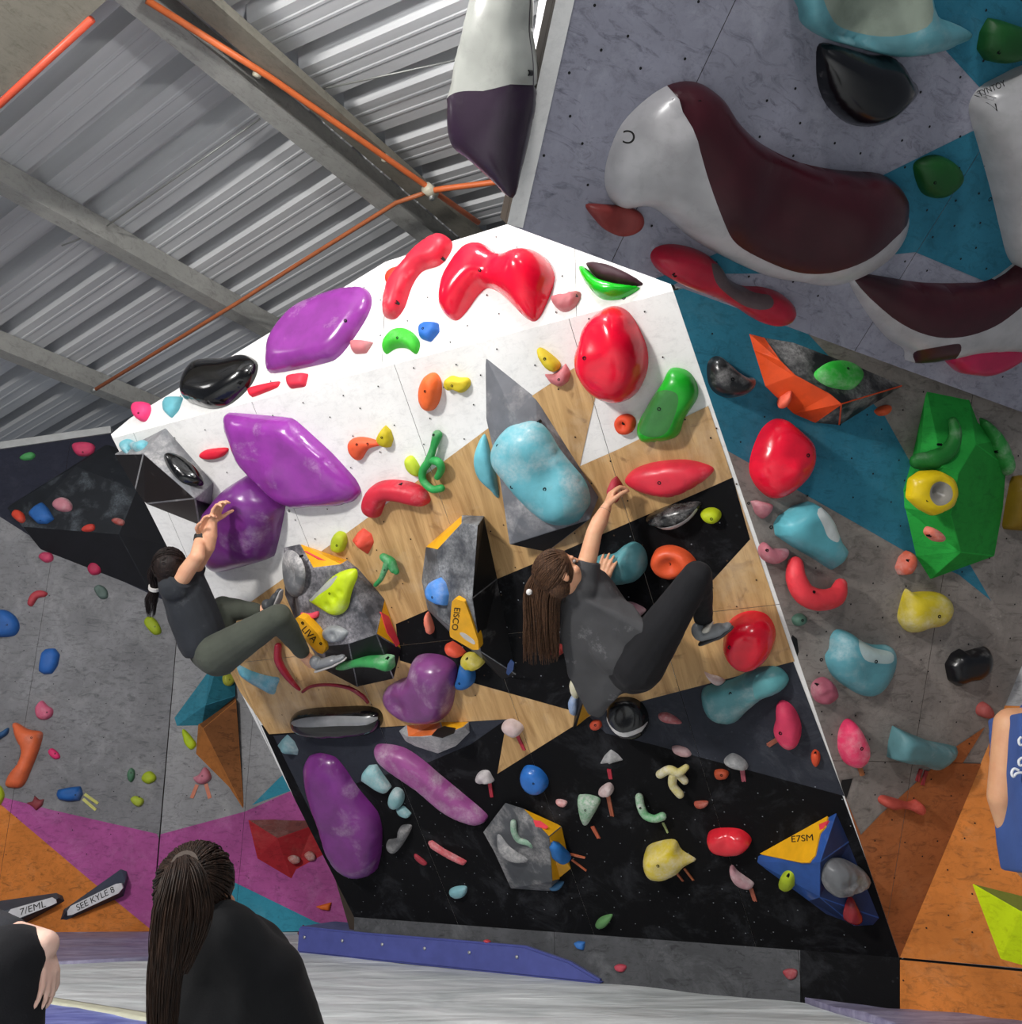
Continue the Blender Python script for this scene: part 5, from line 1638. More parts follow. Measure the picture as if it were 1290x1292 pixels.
LM = 'tall white macro with black lettering cut by the right edge of the prow'
SM = 'huge white and maroon saddle-shaped macro on the prow'
wrap_text('C', SM, Plane(PL_F.hit(790, 172, .12), PL_F.n), 794, 172, 17, 185, INK)
wrap_text('TYNTOY', LM, Plane(PL_F.hit(1252, 112, .10), PL_F.n), 1252, 112, 8, -23, INK, .8)
wrap_text(': :', LM, Plane(PL_F.hit(1252, 112, .10), PL_F.n), 1256, 125, 6, -23, INK, .8)
wrap_text('V', LM, Plane(PL_F.hit(1252, 112, .10), PL_F.n), 1259, 137, 9, -10, INK, .7)
# ------------------------------------------------------------------ people
def capsule_bm(bm, p0, r0, p1, r1, squash=None, seg=18):
    """round-ended tapered limb; squash=(axis, factor) flattens it"""
    d = p1 - p0
    L = d.length
    if L < 1e-6:
        d = Vector((0, 0, 1))
        L = 1e-6
    d = d.normalized()
    a = d.cross(Vector((0, 0, 1)) if abs(d.z) < .9 else Vector((1, 0, 0))).normalized()
    b = d.cross(a)
    rings = []
    for k in range(5):
        t = k / 5 * math.pi / 2
        rings.append((-r0 * math.cos(t), r0 * math.sin(t)))
    rings += [(0, r0), (L * .5, (r0 + r1) / 2), (L, r1)]
    for k in range(1, 6):
        t = k / 5 * math.pi / 2
        rings.append((L + r1 * math.sin(t), r1 * math.cos(t)))
    rings = rings[1:-1]
    prev = None

    def P(s, rr, t):
        off = (a * math.cos(t) + b * math.sin(t)) * rr
        base = d * s
        if squash:
            ax, f = squash
            off = off - ax * off.dot(ax) * (1 - f)
        return p0 + base + off
    first = None
    for s, rr in rings:
        cur = [bm.verts.new(P(s, rr, 2 * math.pi * i / seg)) for i in range(seg)]
        if prev:
            for i in range(seg):
                bm.faces.new([prev[i], prev[(i + 1) % seg], cur[(i + 1) % seg], cur[i]])
        else:
            first = cur
        prev = cur
    bm.faces.new(first[::-1])
    bm.faces.new(prev)


def ell_bm(bm, c, r, axes=None):
    m = Matrix.Translation(c)
    if axes:
        R = Matrix.Identity(4)
        for i in range(3):
            for j in range(3):
                R[j][i] = axes[i][j]
        m = m @ R
    m = m @ Matrix.Diagonal((r[0], r[1], r[2], 1))
    bmesh.ops.create_icosphere(bm, subdivisions=3, radius=1, matrix=m)


def fuse(name, parts, mat, parent, voxel=.006, smooth=4, fold=0.0, fscale=9, cut=None):
    """fuse overlapping limbs into one continuous skin"""
    bm = bmesh.new()
    for p in parts:
        if p[0] == 'c':
            capsule_bm(bm, p[1], p[2], p[3], p[4], p[5] if len(p) > 5 else None)
        elif p[0] == 'e':
            ell_bm(bm, p[1], p[2], p[3] if len(p) > 3 else None)
        elif p[0] == 'hull':
            vs_ = [bm.verts.new(q) for q in p[1]]
            r = bmesh.ops.convex_hull(bm, input=vs_)
    bmesh.ops.recalc_face_normals(bm, faces=bm.faces)
    me = bpy.data.meshes.new(name)
    bm.to_mesh(me)
    bm.free()
    o = bpy.data.objects.new(name, me)
    COL.objects.link(o)
    md = o.modifiers.new('r', 'REMESH')
    md.mode = 'VOXEL'
    md.voxel_size = voxel
    md.use_smooth_shade = True
    ms = o.modifiers.new('s', 'SMOOTH')
    ms.factor = .5
    ms.iterations = smooth
    bpy.context.view_layer.update()
    me2 = bpy.data.meshes.new_from_object(o.evaluated_get(bpy.context.evaluated_depsgraph_get()))
    bpy.data.objects.remove(o)
    if cut:
        bm = bmesh.new()
        bm.from_mesh(me2)
        for co, no in cut:
            bmesh.ops.bisect_plane(bm, geom=bm.verts[:] + bm.edges[:] + bm.faces[:], plane_co=co, plane_no=no, clear_outer=True)
            ed = [e for e in bm.edges if e.is_boundary]
            bmesh.ops.holes_fill(bm, edges=ed, sides=0)
        bm.to_mesh(me2)
        bm.free()
    if fold:
        m_ = len(me2.vertices)
        co = np.empty(m_ * 3)
        no = np.empty(m_ * 3)
        me2.vertices.foreach_get('co', co)
        me2.vertex_normals.foreach_get('vector', no)
        co, no = co.reshape(-1, 3), no.reshape(-1, 3)
        dd = np.empty(m_)
        for i_ in range(m_):
            x_, y_, z_ = co[i_]
            n1 = noise.noise((x_ * fscale, y_ * fscale, z_ * fscale * .6))
            n2 = noise.noise((x_ * fscale * 2.3 + 4, y_ * fscale * 2.3, z_ * fscale * 1.2))
            dd[i_] = (abs(n1) * -1.2 + .3) * fold + n2 * fold * .35
        co += no * dd[:, None]
        me2.vertices.foreach_set('co', co.ravel())
    me2.name = name
    me2.materials.clear()
    me2.materials.append(mat)
    me2.polygons.foreach_set('use_smooth', [True] * len(me2.polygons))
    me2.polygons.foreach_set('material_index', [0] * len(me2.polygons))
    o = bpy.data.objects.new(name, me2)
    link(o)
    if parent:
        o.parent = parent
        o.matrix_parent_inverse = Matrix.Translation(parent.location).inverted()
    return o


def skin_mat(hexc):
    k = ('skin', hexc)
    if k not in MATS:
        t = NT('skin')
        n = t.noise(t.mapped(), 18, 4)
        c = S(hexc)
        col = t.mix(t.ramp(n, .3, .7), tuple([c[0] * .9, c[1] * .8, c[2] * .78, 1]), c)
        t.bump(t.noise(t.mapped(), 220, 2), .15, .002)
        MATS[k] = t.out(col, .5, **{'Subsurface Weight': .12, 'Subsurface Scale': .01})
    return MATS[k]


def cloth_mat(name, hexc, dust=0.0):
    k = ('cloth', name, hexc)
    if k not in MATS:
        t = NT(name)
        c = S(hexc)
        n = t.noise(t.mapped(), 6, 4, .6)
        col = t.mix(t.ramp(n, .3, .7), tuple([x * .75 for x in c[:3]] + [1]), c)
        if dust:
            ch = t.noise(t.mapped(loc=(1, 2, 3)), 7, 8, .75)
            col = t.mix(t.mul(t.ramp(ch, .58, .75), dust), col, S('b9b9bb'))
        w = t.noise(t.mapped(), 320, 2)
        t.bump(w, .25, .002)
        MATS[k] = t.out(col, .85, **{'Sheen Weight': .03, 'Specular IOR Level': .25})
    return MATS[k]


def hair_mat(name, a, b):
    k = ('hair', name)
    if k not in MATS:
        t = NT(name)
        n = t.noise(t.mapped(scale=(60, 60, 3)), 3, 3)
        MATS[k] = t.out(t.mix(t.ramp(n, .3, .7), S(a), S(b)), .55, **{'Specular IOR Level': .22})
    return MATS[k]


def hand(wrist, tip_dir, palm_n, sc=1.0, curl=(20, 35, 25), spread=6, thumb=1, wr=.026):
    """palm, four fingers of unequal length and a side thumb; curl angles per joint toward palm_n"""
    d = tip_dir.normalized()
    n = (palm_n - d * palm_n.dot(d)).normalized()
    s = d.cross(n).normalized() * thumb
    parts = []
    pl_ = .085 * sc
    parts.append(('c', wrist, wr * sc, wrist + d * .02 * sc, .028 * sc, (n, .7)))
    for k, off in enumerate((-.027, -.009, .009, .027)):
        kn = wrist + d * (pl_ - abs(off + .009) * .25) + s * off * sc
        parts.append(('c', wrist + d * .012 * sc + s * off * .55 * sc, .016 * sc, kn, .0125 * sc, (n, .85)))
        lens = ((.036, .024, .019), (.044, .028, .021), (.047, .029, .022), (.041, .026, .020))[k]
        ang = math.radians(spread) * (k - 1.5) * .6
        fd = (d * math.cos(ang) + s * math.sin(ang)).normalized()
        p = kn
        rr = .0098 * sc
        tot = 0
        for j in range(3):
            tot += math.radians(curl[j] + (3 - k) * 3)
            dd = (fd * math.cos(tot) + n * math.sin(tot)).normalized()
            q = p + dd * lens[j] * sc
            parts.append(('c', p, rr, q, rr * .9))
            rr *= .9
            p = q
    tb = wrist + d * .024 * sc + s * .022 * sc
    td = (d * .62 + s * .75 + n * .25).normalized()
    t1 = tb + td * .042 * sc
    td2 = (d * .85 + s * .35 + n * .45).normalized()
    t2 = t1 + td2 * .034 * sc
    t3 = t2 + (td2 + n * .3).normalized() * .026 * sc
    parts += [('c', tb, .016 * sc, t1, .0125 * sc), ('c', t1, .0115 * sc, t2, .0105 * sc), ('c', t2, .0102 * sc, t3, .0088 * sc)]
    return parts


def head_parts(c, up, face, s=1.0):
    """skull, jaw, nose, brow, lips, chin, ears, neck stub direction"""
    up = up.normalized()
    f = (face - up * face.dot(up)).normalized()
    r = f.cross(up).normalized()
    ax = (r, f, up)
    P = []
    P.append(('e', c + up * .018 * s - f * .008 * s, (.074 * s, .094 * s, .088 * s), ax))
    P.append(('e', c - up * .045 * s + f * .022 * s, (.056 * s, .066 * s, .062 * s), ax))
    P.append(('e', c - up * .088 * s + f * .060 * s, (.022 * s, .018 * s, .018 * s), ax))
    P.append(('c', c + up * .012 * s + f * .088 * s, .008 * s, c - up * .026 * s + f * .108 * s, .011 * s))
    P.append(('c', c + up * .022 * s + f * .082 * s - r * .03 * s, .010 * s, c + up * .022 * s + f * .082 * s + r * .03 * s, .010 * s))
    P.append(('c', c - up * .052 * s + f * .088 * s - r * .014 * s, .0075 * s, c - up * .052 * s + f * .088 * s + r * .014 * s, .0075 * s))
    P.append(('c', c - up * .064 * s + f * .086 * s - r * .010 * s, .0075 * s, c - up * .064 * s + f * .086 * s + r * .010 * s, .0075 * s))
    for q in (-1, 1):
        P.append(('e', c + r * q * .076 * s - f * .006 * s - up * .012 * s, (.009 * s, .020 * s, .032 * s), ax))
        P.append(('e', c + r * q * .040 * s + f * .058 * s - up * .030 * s, (.024 * s, .022 * s, .024 * s), ax))
    return P, (r, f, up)


def eyes(parent, c, axes, s=1.0):
    r, f, up = axes
    for q in (-1, 1):
        bm = bmesh.new()
        ell_bm(bm, c + r * q * .031 * s + f * .078 * s + up * .003 * s, (.0125 * s, .011 * s, .0085 * s), axes)
        o = bm_obj('eye', bm, plain('eye_white', '9a928c', .4), smooth=True)
        o.parent = parent
        o.matrix_parent_inverse = Matrix.Translation(parent.location).inverted()
        bm = bmesh.new()
        ell_bm(bm, c + r * q * .031 * s + f * .086 * s + up * .003 * s, (.0055 * s, .004 * s, .0055 * s), axes)
        i = bm_obj('iris', bm, plain('eye_iris', '2a1a10', .2), smooth=True)
        i.parent = o


def strands(name, paths, mat, parent, r=.0016, seg=4, taper=.4):
    V, Fc = [], []
    for P in paths:
        n = len(P)
        b0 = len(V)
        for i, p in enumerate(P):
            d = (P[min(i + 1, n - 1)] - P[max(i - 1, 0)])
            d = d.normalized() if d.length > 1e-9 else Vector((0, 0, -1))
            a = d.cross(Vector((.3, .9, .2))).normalized()
            b = d.cross(a)
            rr = r * (1 - (1 - taper) * i / (n - 1))
            for k in range(seg):
                t = 2 * math.pi * k / seg
                V.append(p + (a * math.cos(t) + b * math.sin(t)) * rr)
        for i in range(n - 1):
            for k in range(seg):
                Fc.append([b0 + i * seg + k, b0 + i * seg + (k + 1) % seg, b0 + (i + 1) * seg + (k + 1) % seg, b0 + (i + 1) * seg + k])
    o = mesh_obj(name, V, Fc, mat, smooth=True)
    if parent:
        o.parent = parent
        o.matrix_parent_inverse = Matrix.Translation(parent.location).inverted()
    return o


def bez(pts, n=12):
    """Catmull-Rom through points"""
    out = []
    m = len(pts)
    for i in range(m - 1):
        p0, p1, p2, p3 = pts[max(i - 1, 0)], pts[i], pts[i + 1], pts[min(i + 2, m - 1)]
        for j in range(n):
            t = j / n
            out.append(.5 * ((2 * p1) + (p2 - p0) * t + (2 * p0 - 5 * p1 + 4 * p2 - p3) * t * t + (3 * p1 - p0 - 3 * p2 + p3) * t ** 3))
    out.append(pts[-1])
    return out


def ponytail(name, spine, radii, count, mat, parent, seed=1, r=.0018, flat=None):
    rnd = random.Random(seed)
    S_ = bez(spine, 7)
    R_ = [radii[min(int(i / 7), len(radii) - 1)] * (1 - (i / 7) % 1) + radii[min(int(i / 7) + 1, len(radii) - 1)] * ((i / 7) % 1) for i in range(len(S_))]
    paths = []
    for _ in range(count):
        a, q = rnd.uniform(0, 2 * math.pi), math.sqrt(rnd.random())
        q = .55 + .45 * q
        ph, am = rnd.uniform(0, 6), rnd.uniform(.0, .12)
        end = rnd.uniform(.82, 1.0)
        P = []
        m = int(len(S_) * end)
        for i in range(m):
            d = (S_[min(i + 1, len(S_) - 1)] - S_[max(i - 1, 0)]).normalized()
            u = d.cross(Vector((0, 1, 0))).normalized()
            w = d.cross(u)
            rr = R_[i] * (q + am * math.sin(i * .35 + ph))
            P.append(S_[i] + (u * math.cos(a) + w * math.sin(a) * (flat or 1)) * rr)
        paths.append(P)
    return strands(name, paths, mat, parent, r)


def shoe(parent, heel, toe, up, mat, sole, s=1.0, strap=None, name='shoe'):
    d = (toe - heel)
    L = d.length
    d.normalize()
    u = (up - d * up.dot(d)).normalized()
    w = d.cross(u)
    parts = [('e', heel + d * .03 * s + u * .022 * s, (.036 * s, .034 * s, .042 * s), (d, w, u)),
             ('c', heel + d * .03 * s + u * .01, .033 * s, heel + d * L * .6, .036 * s, (u, .75)),
             ('c', heel + d * L * .55, .036 * s, heel + d * (L - .03 * s), .027 * s, (u, .6))]
    o = fuse(name, parts, mat, parent, .004, 3)
    sp = [('c', heel + d * .02 * s - u * .022 * s, .030 * s, heel + d * L * .6 - u * .020 * s, .036 * s, (u, .28)),
          ('c', heel + d * L * .6 - u * .020 * s, .036 * s, heel + d * (L - .025 * s) - u * .014 * s, .026 * s, (u, .3))]
    so = fuse('sole', sp, sole, None, .004, 2)
    so.parent = o
    if strap:
        st = fuse('strap', [('c', heel + d * L * .42 + u * .03 * s - w * .03 * s, .012 * s, heel + d * L * .42 + u * .03 * s + w * .03 * s, .012 * s, (d, 1.6))], strap, None, .004, 2)
        st.parent = o
    # parts share the person's frame
    so.matrix_parent_inverse = Matrix.Identity(4)
    return o


def cuffs(name, p, d, r, mat, parent, th=.006, w=.012, sq=None):
    V, Fc = [], []
    d = d.normalized()
    a = d.cross(UP if abs(d.z) < .9 else Vector((1, 0, 0))).normalized()
    b = d.cross(a)
    seg = 20
    prof = [(-w, 0), (-w, th), (w, th), (w, 0)]
    for i in range(seg):
        t = 2 * math.pi * i / seg
        e = a * math.cos(t) + b * math.sin(t)
        for s_, h_ in prof:
            V.append(p + e * (r + h_) + d * s_)
    for i in range(seg):
        j = (i + 1) % seg
        for k in range(4):
            Fc.append([i * 4 + k, j * 4 + k, j * 4 + (k + 1) % 4, i * 4 + (k + 1) % 4])
    o = mesh_obj(name, V, Fc, mat, smooth=False)
    fix_normals(o)
    o.parent = parent
    o.matrix_parent_inverse = Matrix.Translation(parent.location).inverted()
    return o


MP = lambda x, y, h: PL_M.hit(x, y, h)
n = PL_M.n
SK = skin_mat('d9a582')

def combed(g, hd, axes, s, tieP, mat, count=420, seed=11, r=.0017, cap=True, cutf=(.055, .03, .2)):
    """a cap of hair with strands drawn over the skull to a tie point"""
    r_, f_, u_ = axes
    fuse('hair', [('e', hd + (u_ * .020 - f_ * .012) * s, (.084 * s, .100 * s, .094 * s), axes), ('e', hd - (f_ * .04 + u_ * .035) * s, (.070 * s, .062 * s, .07 * s), axes)], mat, g, .005, 3, .002, 40,
         cut=[(hd + (f_ * cutf[0] + u_ * cutf[1]) * s, (f_ - u_ * cutf[2]).normalized())])
    rnd = random.Random(seed)
    paths = []
    cc = hd + (u_ * .02 - f_ * .012) * s
    td = (tieP - cc).normalized()
    for i in range(count):
        th = rnd.uniform(0, 2 * math.pi)
        dirv = (r_ * math.cos(th) + u_ * math.sin(th) * .95 + f_ * rnd.uniform(-.25, .75)).normalized()
        if dirv.dot(f_) > .55 and dirv.dot(u_) < .3:
            continue
        P = []
        for k in range(9):
            t = k / 8
            v = (dirv * (1 - t) + td * t).normalized()
            rad = s / math.sqrt((v.dot(r_) / .087) ** 2 + (v.dot(f_) / .103) ** 2 + (v.dot(u_) / .097) ** 2)
            P.append(cc + v * (rad - .002 * (1 - t) + .004 * math.sin(t * math.pi) * rnd.random() + .010 * max(0, t - .8) / .2))
        paths.append(P)
    strands('combed_hair', paths, mat, g, r, taper=.9)



# ---- right climber
g = empty('person', MP(800, 850, .35))
tag(g, 'climber in loose charcoal t-shirt and black leggings with long brown hair, reaching up', 'person', 'people in the gym')
sh = MP(733, 742, .36)
sh2 = MP(752, 752, .22)
el = MP(750, 672, .26)
wr = MP(765, 641, .17)
hip = MP(806, 838, .36)
hip2 = MP(792, 842, .22)
kn = MP(880, 726, .34)
an = MP(889, 788, .16)
hd = MP(706, 722, .42)
neck = MP(722, 738, .37)
faced = (MP(745, 712, .40) - MP(706, 722, .42)).normalized()
upd = (MP(700, 690, .40) - MP(710, 735, .40)).normalized()
hp, axh = head_parts(hd, upd + faced * -.45, faced * .75 + upd * .5 - n * .75, .96)
wr2, el2 = MP(758, 741, .17), MP(776, 765, .30)
hA = hand(wr, MP(775, 615, .10) - wr, -n + PL_M.ex * .9, .95, (25, 45, 35), 4, -1)
hB = hand(wr2, MP(766, 712, .15) - wr2, -n, .95, (12, 20, 15), 8, 1)
body = hp + hA + hB + [
    ('c', hd - axh[2] * .06, .05, neck, .052), ('c', neck, .052, sh.lerp(sh2, .5), .07),
    ('c', sh, .048, el, .036), ('c', el, .036, wr.lerp(el, .55), .037), ('c', wr.lerp(el, .55), .037, wr, .025),
    ('c', sh2, .048, el2, .036), ('c', el2, .036, wr2, .024),
    ('c', sh, .07, sh2, .07), ('c', sh.lerp(sh2, .5), .08, hip.lerp(hip2, .5), .09), ('c', hip, .09, hip2, .09),
    ('c', hip, .085, kn, .052), ('c', kn, .05, kn.lerp(an, .35), .05), ('c', kn.lerp(an, .35), .05, an, .033)]
kn2, an2 = MP(770, 866, .30), MP(752, 872, .08)
body += [('c', hip2, .08, kn2, .055), ('c', kn2, .05, an2, .033)]
fuse('body', body, SK, g, .005, 3)
LEG = cloth_mat('black_leggings', '1b1b1e')
fuse('leggings', [('c', hip, .120, kn, .062), ('c', hip, .120, hip2, .120), ('c', kn, .062, kn.lerp(an, .35), .058), ('c', kn.lerp(an, .35), .056, an, .039), ('c', hip2, .10, kn2, .06), ('c', kn2, .058, an2, .038),
                  ('c', hip.lerp(hip2, .4), .13, MP(790, 815, .30), .12)], LEG, g, .007, 5, .004, 12)
TEE = cloth_mat('charcoal_tee', '4a4a4c', .35)
slv = sh.lerp(el, .42)
fuse('t_shirt', [('c', sh, .072, slv, .062), ('c', sh, .07, neck.lerp(sh, .35), .06), ('c', sh, .08, sh2, .085), ('c', sh2, .07, sh2.lerp(el2, .5), .065),
                 ('hull', [sh + n * .07, MP(709, 760, .40), MP(707, 800, .40), MP(716, 850, .38), MP(742, 902, .34), MP(757, 906, .32), MP(790, 868, .38), MP(827, 806, .42), MP(815, 788, .40), MP(800, 762, .30), MP(765, 745, .26),
                           MP(712, 765, .28), MP(712, 800, .26), MP(722, 850, .24), MP(745, 898, .26), MP(790, 860, .18), MP(820, 805, .20), MP(790, 762, .16)]),
                 ('c', sh.lerp(sh2, .5), .12, hip.lerp(hip2, .5).lerp(sh, .25), .14)], TEE, g, .008, 5, .010, 7, cut=[(slv.lerp(el, .12), (el - sh).normalized())])
HB = hair_mat('brown_hair', '2a1a12', '604430')
r_, f_, u_ = axh
hairc = hd - f_ * .022 + u_ * .02
combed(g, hd, axh, .98, MP(678, 746, .455), HB, 380, 5, .0022, cutf=(.06, .02, .35))
tie = MP(671, 747, .45)
ponytail('long_hair', [MP(684, 728, .46), MP(676, 750, .47), MP(680, 790, .47), MP(683, 838, .46)], [.04, .05, .07, .085], 230, HB, g, 3, .0028, flat=.5)
ponytail('long_hair', [MP(700, 735, .48), MP(693, 760, .47), MP(693, 800, .46), MP(696, 834, .45)], [.05, .05, .045, .04], 120, HB, g, 5, .0028, flat=.5)
bm = bmesh.new()
ell_bm(bm, MP(668, 747, .50), (.014, .014, .014))
o = bm_obj('hair_tie', bm, plain('white_tie', 'd8d4d0', .6), smooth=True)
o.parent = g
o.matrix_parent_inverse = Matrix.Translation(g.location).inverted()
eyes(g, hd, axh, .96)
cuffs('bracelet', wr.lerp(el, .12), el - wr, .024, plain('black_band', '1a1a1a', .5), g, .003, .003)
cuffs('wristband', wr2.lerp(el2, .10), el2 - wr2, .024, plain('white_band', 'd5d0cc', .6), g, .004, .006)
bx = shoe(g, MP(880, 806, .21), MP(924, 788, .21), MP(896, 770, .2) - MP(905, 800, .2), plain('pale_grey_shoe', '85888b', .5), plain('dark_grey_sole', '3c3d40', .5), 1.12, plain('white_strap', 'cfcbc0', .5))
shoe(g, MP(752, 880, .10), MP(741, 893, .05), PL_M.n, plain('grey_shoe', '5c5f63', .5), plain('black_sole', '1c1c1e', .5), .9)

# ---- left climber
g = empty('person', MP(280, 830, .40))
tag(g, 'climber in dark t-shirt and olive leggings with black ponytail, gripping the purple macro', 'person', 'people in the gym')
sh, sh2 = MP(236, 730, .36), MP(222, 740, .50)
el, wr = MP(262, 690, .34), MP(268, 660, .30)
el2, wr2 = MP(249, 702, .44), MP(253, 676, .34)
hip, hip2 = MP(276, 826, .50), MP(276, 812, .34)
kn, an = MP(352, 778, .46), MP(384, 826, .27)
kn2, an2 = MP(281, 768, .28), MP(328, 771, .16)
hd, neck = MP(216, 716, .46), MP(219, 735, .44)
faced = (MP(240, 712, .20) - hd).normalized()
upd = (MP(208, 690, .46) - MP(216, 720, .46)).normalized()
hp, axh = head_parts(hd, upd, faced, .98)
SK2 = skin_mat('dba887')
body = hp + hand(wr, MP(277, 634, .26) - wr, PL_M.ex, .98, (10, 30, 30), 3, 1) + hand(wr2, MP(262, 650, .30) - wr2, PL_M.ex, .98, (15, 30, 30), 3, -1) + [
    ('c', hd - axh[2] * .06, .05, neck, .05), ('c', neck, .05, sh.lerp(sh2, .5), .07),
    ('c', sh, .05, el, .040), ('c', el, .040, wr.lerp(el, .5), .040), ('c', wr.lerp(el, .5), .04, wr, .026),
    ('c', sh2, .05, el2, .040), ('c', el2, .040, wr2, .026),
    ('c', sh, .07, sh2, .07), ('c', sh.lerp(sh2, .5), .085, hip.lerp(hip2, .5).lerp(MP(258, 806, .44), .7), .09), ('c', hip.lerp(hip2, .5), .09, MP(258, 806, .44), .09), ('c', hip, .09, hip2, .09),
    ('c', hip, .085, kn, .055), ('c', kn, .053, kn.lerp(an, .35), .053), ('c', kn.lerp(an, .35), .053, an, .034), ('c', an, .034, MP(393, 836, .26), .032),
    ('c', hip2, .085, kn2, .056), ('c', kn2, .054, kn2.lerp(an2, .4), .05), ('c', kn2.lerp(an2, .4), .05, an2, .034), ('c', an2, .034, MP(340, 768, .14), .032)]
fuse('body', body, SK2, g, .005, 3)
OL = cloth_mat('olive_leggings', '4a4e45')
bt = MP(262, 822, .44)
fuse('leggings', [('c', hip, .118, kn, .068), ('c', hip, .118, hip2, .115), ('c', bt, .10, hip, .12), ('c', kn, .066, kn.lerp(an, .35), .064), ('c', kn.lerp(an, .35), .063, kn.lerp(an, .9), .044),
                  ('c', hip2, .10, kn2, .072), ('c', kn2, .068, kn2.lerp(an2, .4), .062), ('c', kn2.lerp(an2, .4), .06, kn2.lerp(an2, .88), .046)], OL, g, .007, 5, .003, 12)
TEE2 = cloth_mat('dark_tee', '2f3237', .1)
slv = sh.lerp(el, .34)
mid = sh.lerp(sh2, .5)
low = MP(256, 806, .44)
fuse('t_shirt', [('c', sh, .085, slv, .064), ('c', sh2, .085, sh2.lerp(el2, .4), .064), ('c', sh, .085, sh2, .09), ('c', mid, .125, mid.lerp(low, .5), .135), ('c', mid.lerp(low, .5), .135, low, .138), ('c', neck.lerp(mid, .4), .06, mid, .1),
                 ('c', MP(250, 755, .36), .08, MP(266, 795, .36), .09)],
     TEE2, g, .008, 5, .007, 8, cut=[(MP(264, 816, .44), (MP(270, 830, .44) - MP(242, 765, .44)).normalized()), (slv.lerp(el, .12), (el - sh).normalized())])
HK = hair_mat('black_hair', '0d0a0a', '2a1f1c')
r_, f_, u_ = axh
combed(g, hd, axh, 1.0, MP(203, 714, .50), HK, 300, 6, .0022, cutf=(.05, .03, .2))
ponytail('ponytail', [MP(203, 712, .50), MP(196, 725, .50), MP(195, 742, .50), MP(191, 758, .50), MP(190, 778, .49)], [.035, .04, .022, .035, .02], 150, HK, g, 7, .003)
cuffs('hair_tie', MP(195.5, 741, .50), MP(195, 750, .5) - MP(196, 730, .5), .026, plain('white_tie', 'd8d4d0', .6), g, .008, .010)
cuffs('wristwatch', wr2.lerp(el2, .12), el2 - wr2, .027, plain('black_band', '1a1a1a', .5), g, .006, .014)
eyes(g, hd, axh, .98)
SHG, SHS = plain('grey_rubber_shoe', '77797c', .35), plain('pale_sole', 'aaa6a4', .5)
shoe(g, MP(396, 842, .30), MP(436, 828, .26), MP(400, 810, .3) - MP(405, 840, .3), SHG, SHS, 1.0)
shoe(g, MP(340, 772, .16), MP(354, 742, .12), MP(330, 752, .14) - MP(345, 762, .14), plain('dark_grey_shoe', '3f4144', .5), SHS, 1.0)

# ---- seated woman in the foreground
Y = 1.95
A = lambda x, y, dy=0.0: aty(x, y, Y + dy)
g = empty('person', Vector((A(300, 1200).x, Y, 0)))
tag(g, 'person seated on the mat with a long brown ponytail and black top, seen from behind', 'person', 'people in the gym')
hd = A(250, 1126, .02)
HS = .84
hp, axh = head_parts(hd, Vector((.05, -.1, 1)), Vector((.35, .9, .15)), HS)
neck = A(272, 1180, .0)
s1_, s2_ = A(330, 1240, .03), A(236, 1250, .10)
pel = Vector((s1_.x * .5 + s2_.x * .5, Y + .05, .13))
k1, k2 = Vector((pel.x + .34, Y + .48, .20)), Vector((pel.x - .30, Y + .50, .18))
a1_, a2_ = Vector((pel.x - .02, Y + .62, .07)), Vector((pel.x + .08, Y + .52, .07))
e1, e2 = Vector((s1_.x + .10, Y + .12, .40)), Vector((s2_.x + .0, Y + .26, .42))
w1_, w2_ = Vector((pel.x + .22, Y + .40, .33)), Vector((pel.x - .1, Y + .42, .33))
body = hp + hand(w1_, Vector((-.5, .7, -.2)), Vector((0, 0, -1)), .95) + hand(w2_, Vector((.5, .7, -.2)), Vector((0, 0, -1)), .95, thumb=-1) + [
    ('c', hd - Vector((0, 0, .05)), .052, neck, .052), ('c', neck, .052, s1_.lerp(s2_, .5), .07), ('c', s1_, .05, s2_, .05), ('c', s1_.lerp(s2_, .5), .08, pel, .09),
    ('c', s1_, .05, e1, .04), ('c', e1, .04, w1_, .026), ('c', s2_, .05, e2, .04), ('c', e2, .04, w2_, .026),
    ('c', pel + Vector((.07, 0, 0)), .095, k1, .058), ('c', k1, .055, a1_, .036), ('c', pel - Vector((.07, 0, 0)), .095, k2, .058), ('c', k2, .055, a2_, .036)]
fuse('body', body, SK, g, .006, 3)
BLK = cloth_mat('black_top', '0c0d10')
fuse('top', [('c', s1_, .078, s2_, .070), ('c', neck - Vector((0, 0, .0)), .068, s1_.lerp(s2_, .45), .10), ('c', neck + Vector((.02, 0, -.01)), .07, s1_, .08), ('c', s1_.lerp(s2_, .45), .14, pel + Vector((0, 0, .12)), .17, (Vector((0, 1, 0)), .75)),
             ('c', s1_, .085, e1, .070), ('c', e1, .068, w1_.lerp(e1, .2), .05), ('c', s2_, .075, e2, .066), ('c', e2, .066, w2_.lerp(e2, .2), .05)], BLK, g, .008, 6, .008, 7)
fuse('trousers', [('c', pel + Vector((.08, 0, 0)), .115, k1, .075), ('c', k1, .072, a1_, .05), ('c', pel - Vector((.08, 0, 0)), .115, k2, .075), ('c', k2, .072, a2_, .05), ('c', pel + Vector((.08, 0, 0)), .12, pel - Vector((.08, 0, 0)), .12)],
     cloth_mat('black_trousers', '141418'), g, .009, 5, .006, 9)
for a_, d_ in ((a1_, Vector((-.2, .1, 0))), (a2_, Vector((.2, .08, 0)))):
    shoe(g, a_ + Vector((0, 0, -.02)), a_ + d_ + Vector((0, 0, -.02)), UP, plain('grey_shoe', '5c5f63', .5), plain('black_sole', '1c1c1e', .5))
HW = hair_mat('dark_brown_hair', '0c0705', '35241a')
r_, f_, u_ = axh
tieP = A(234, 1092, -.10)
cc = hd
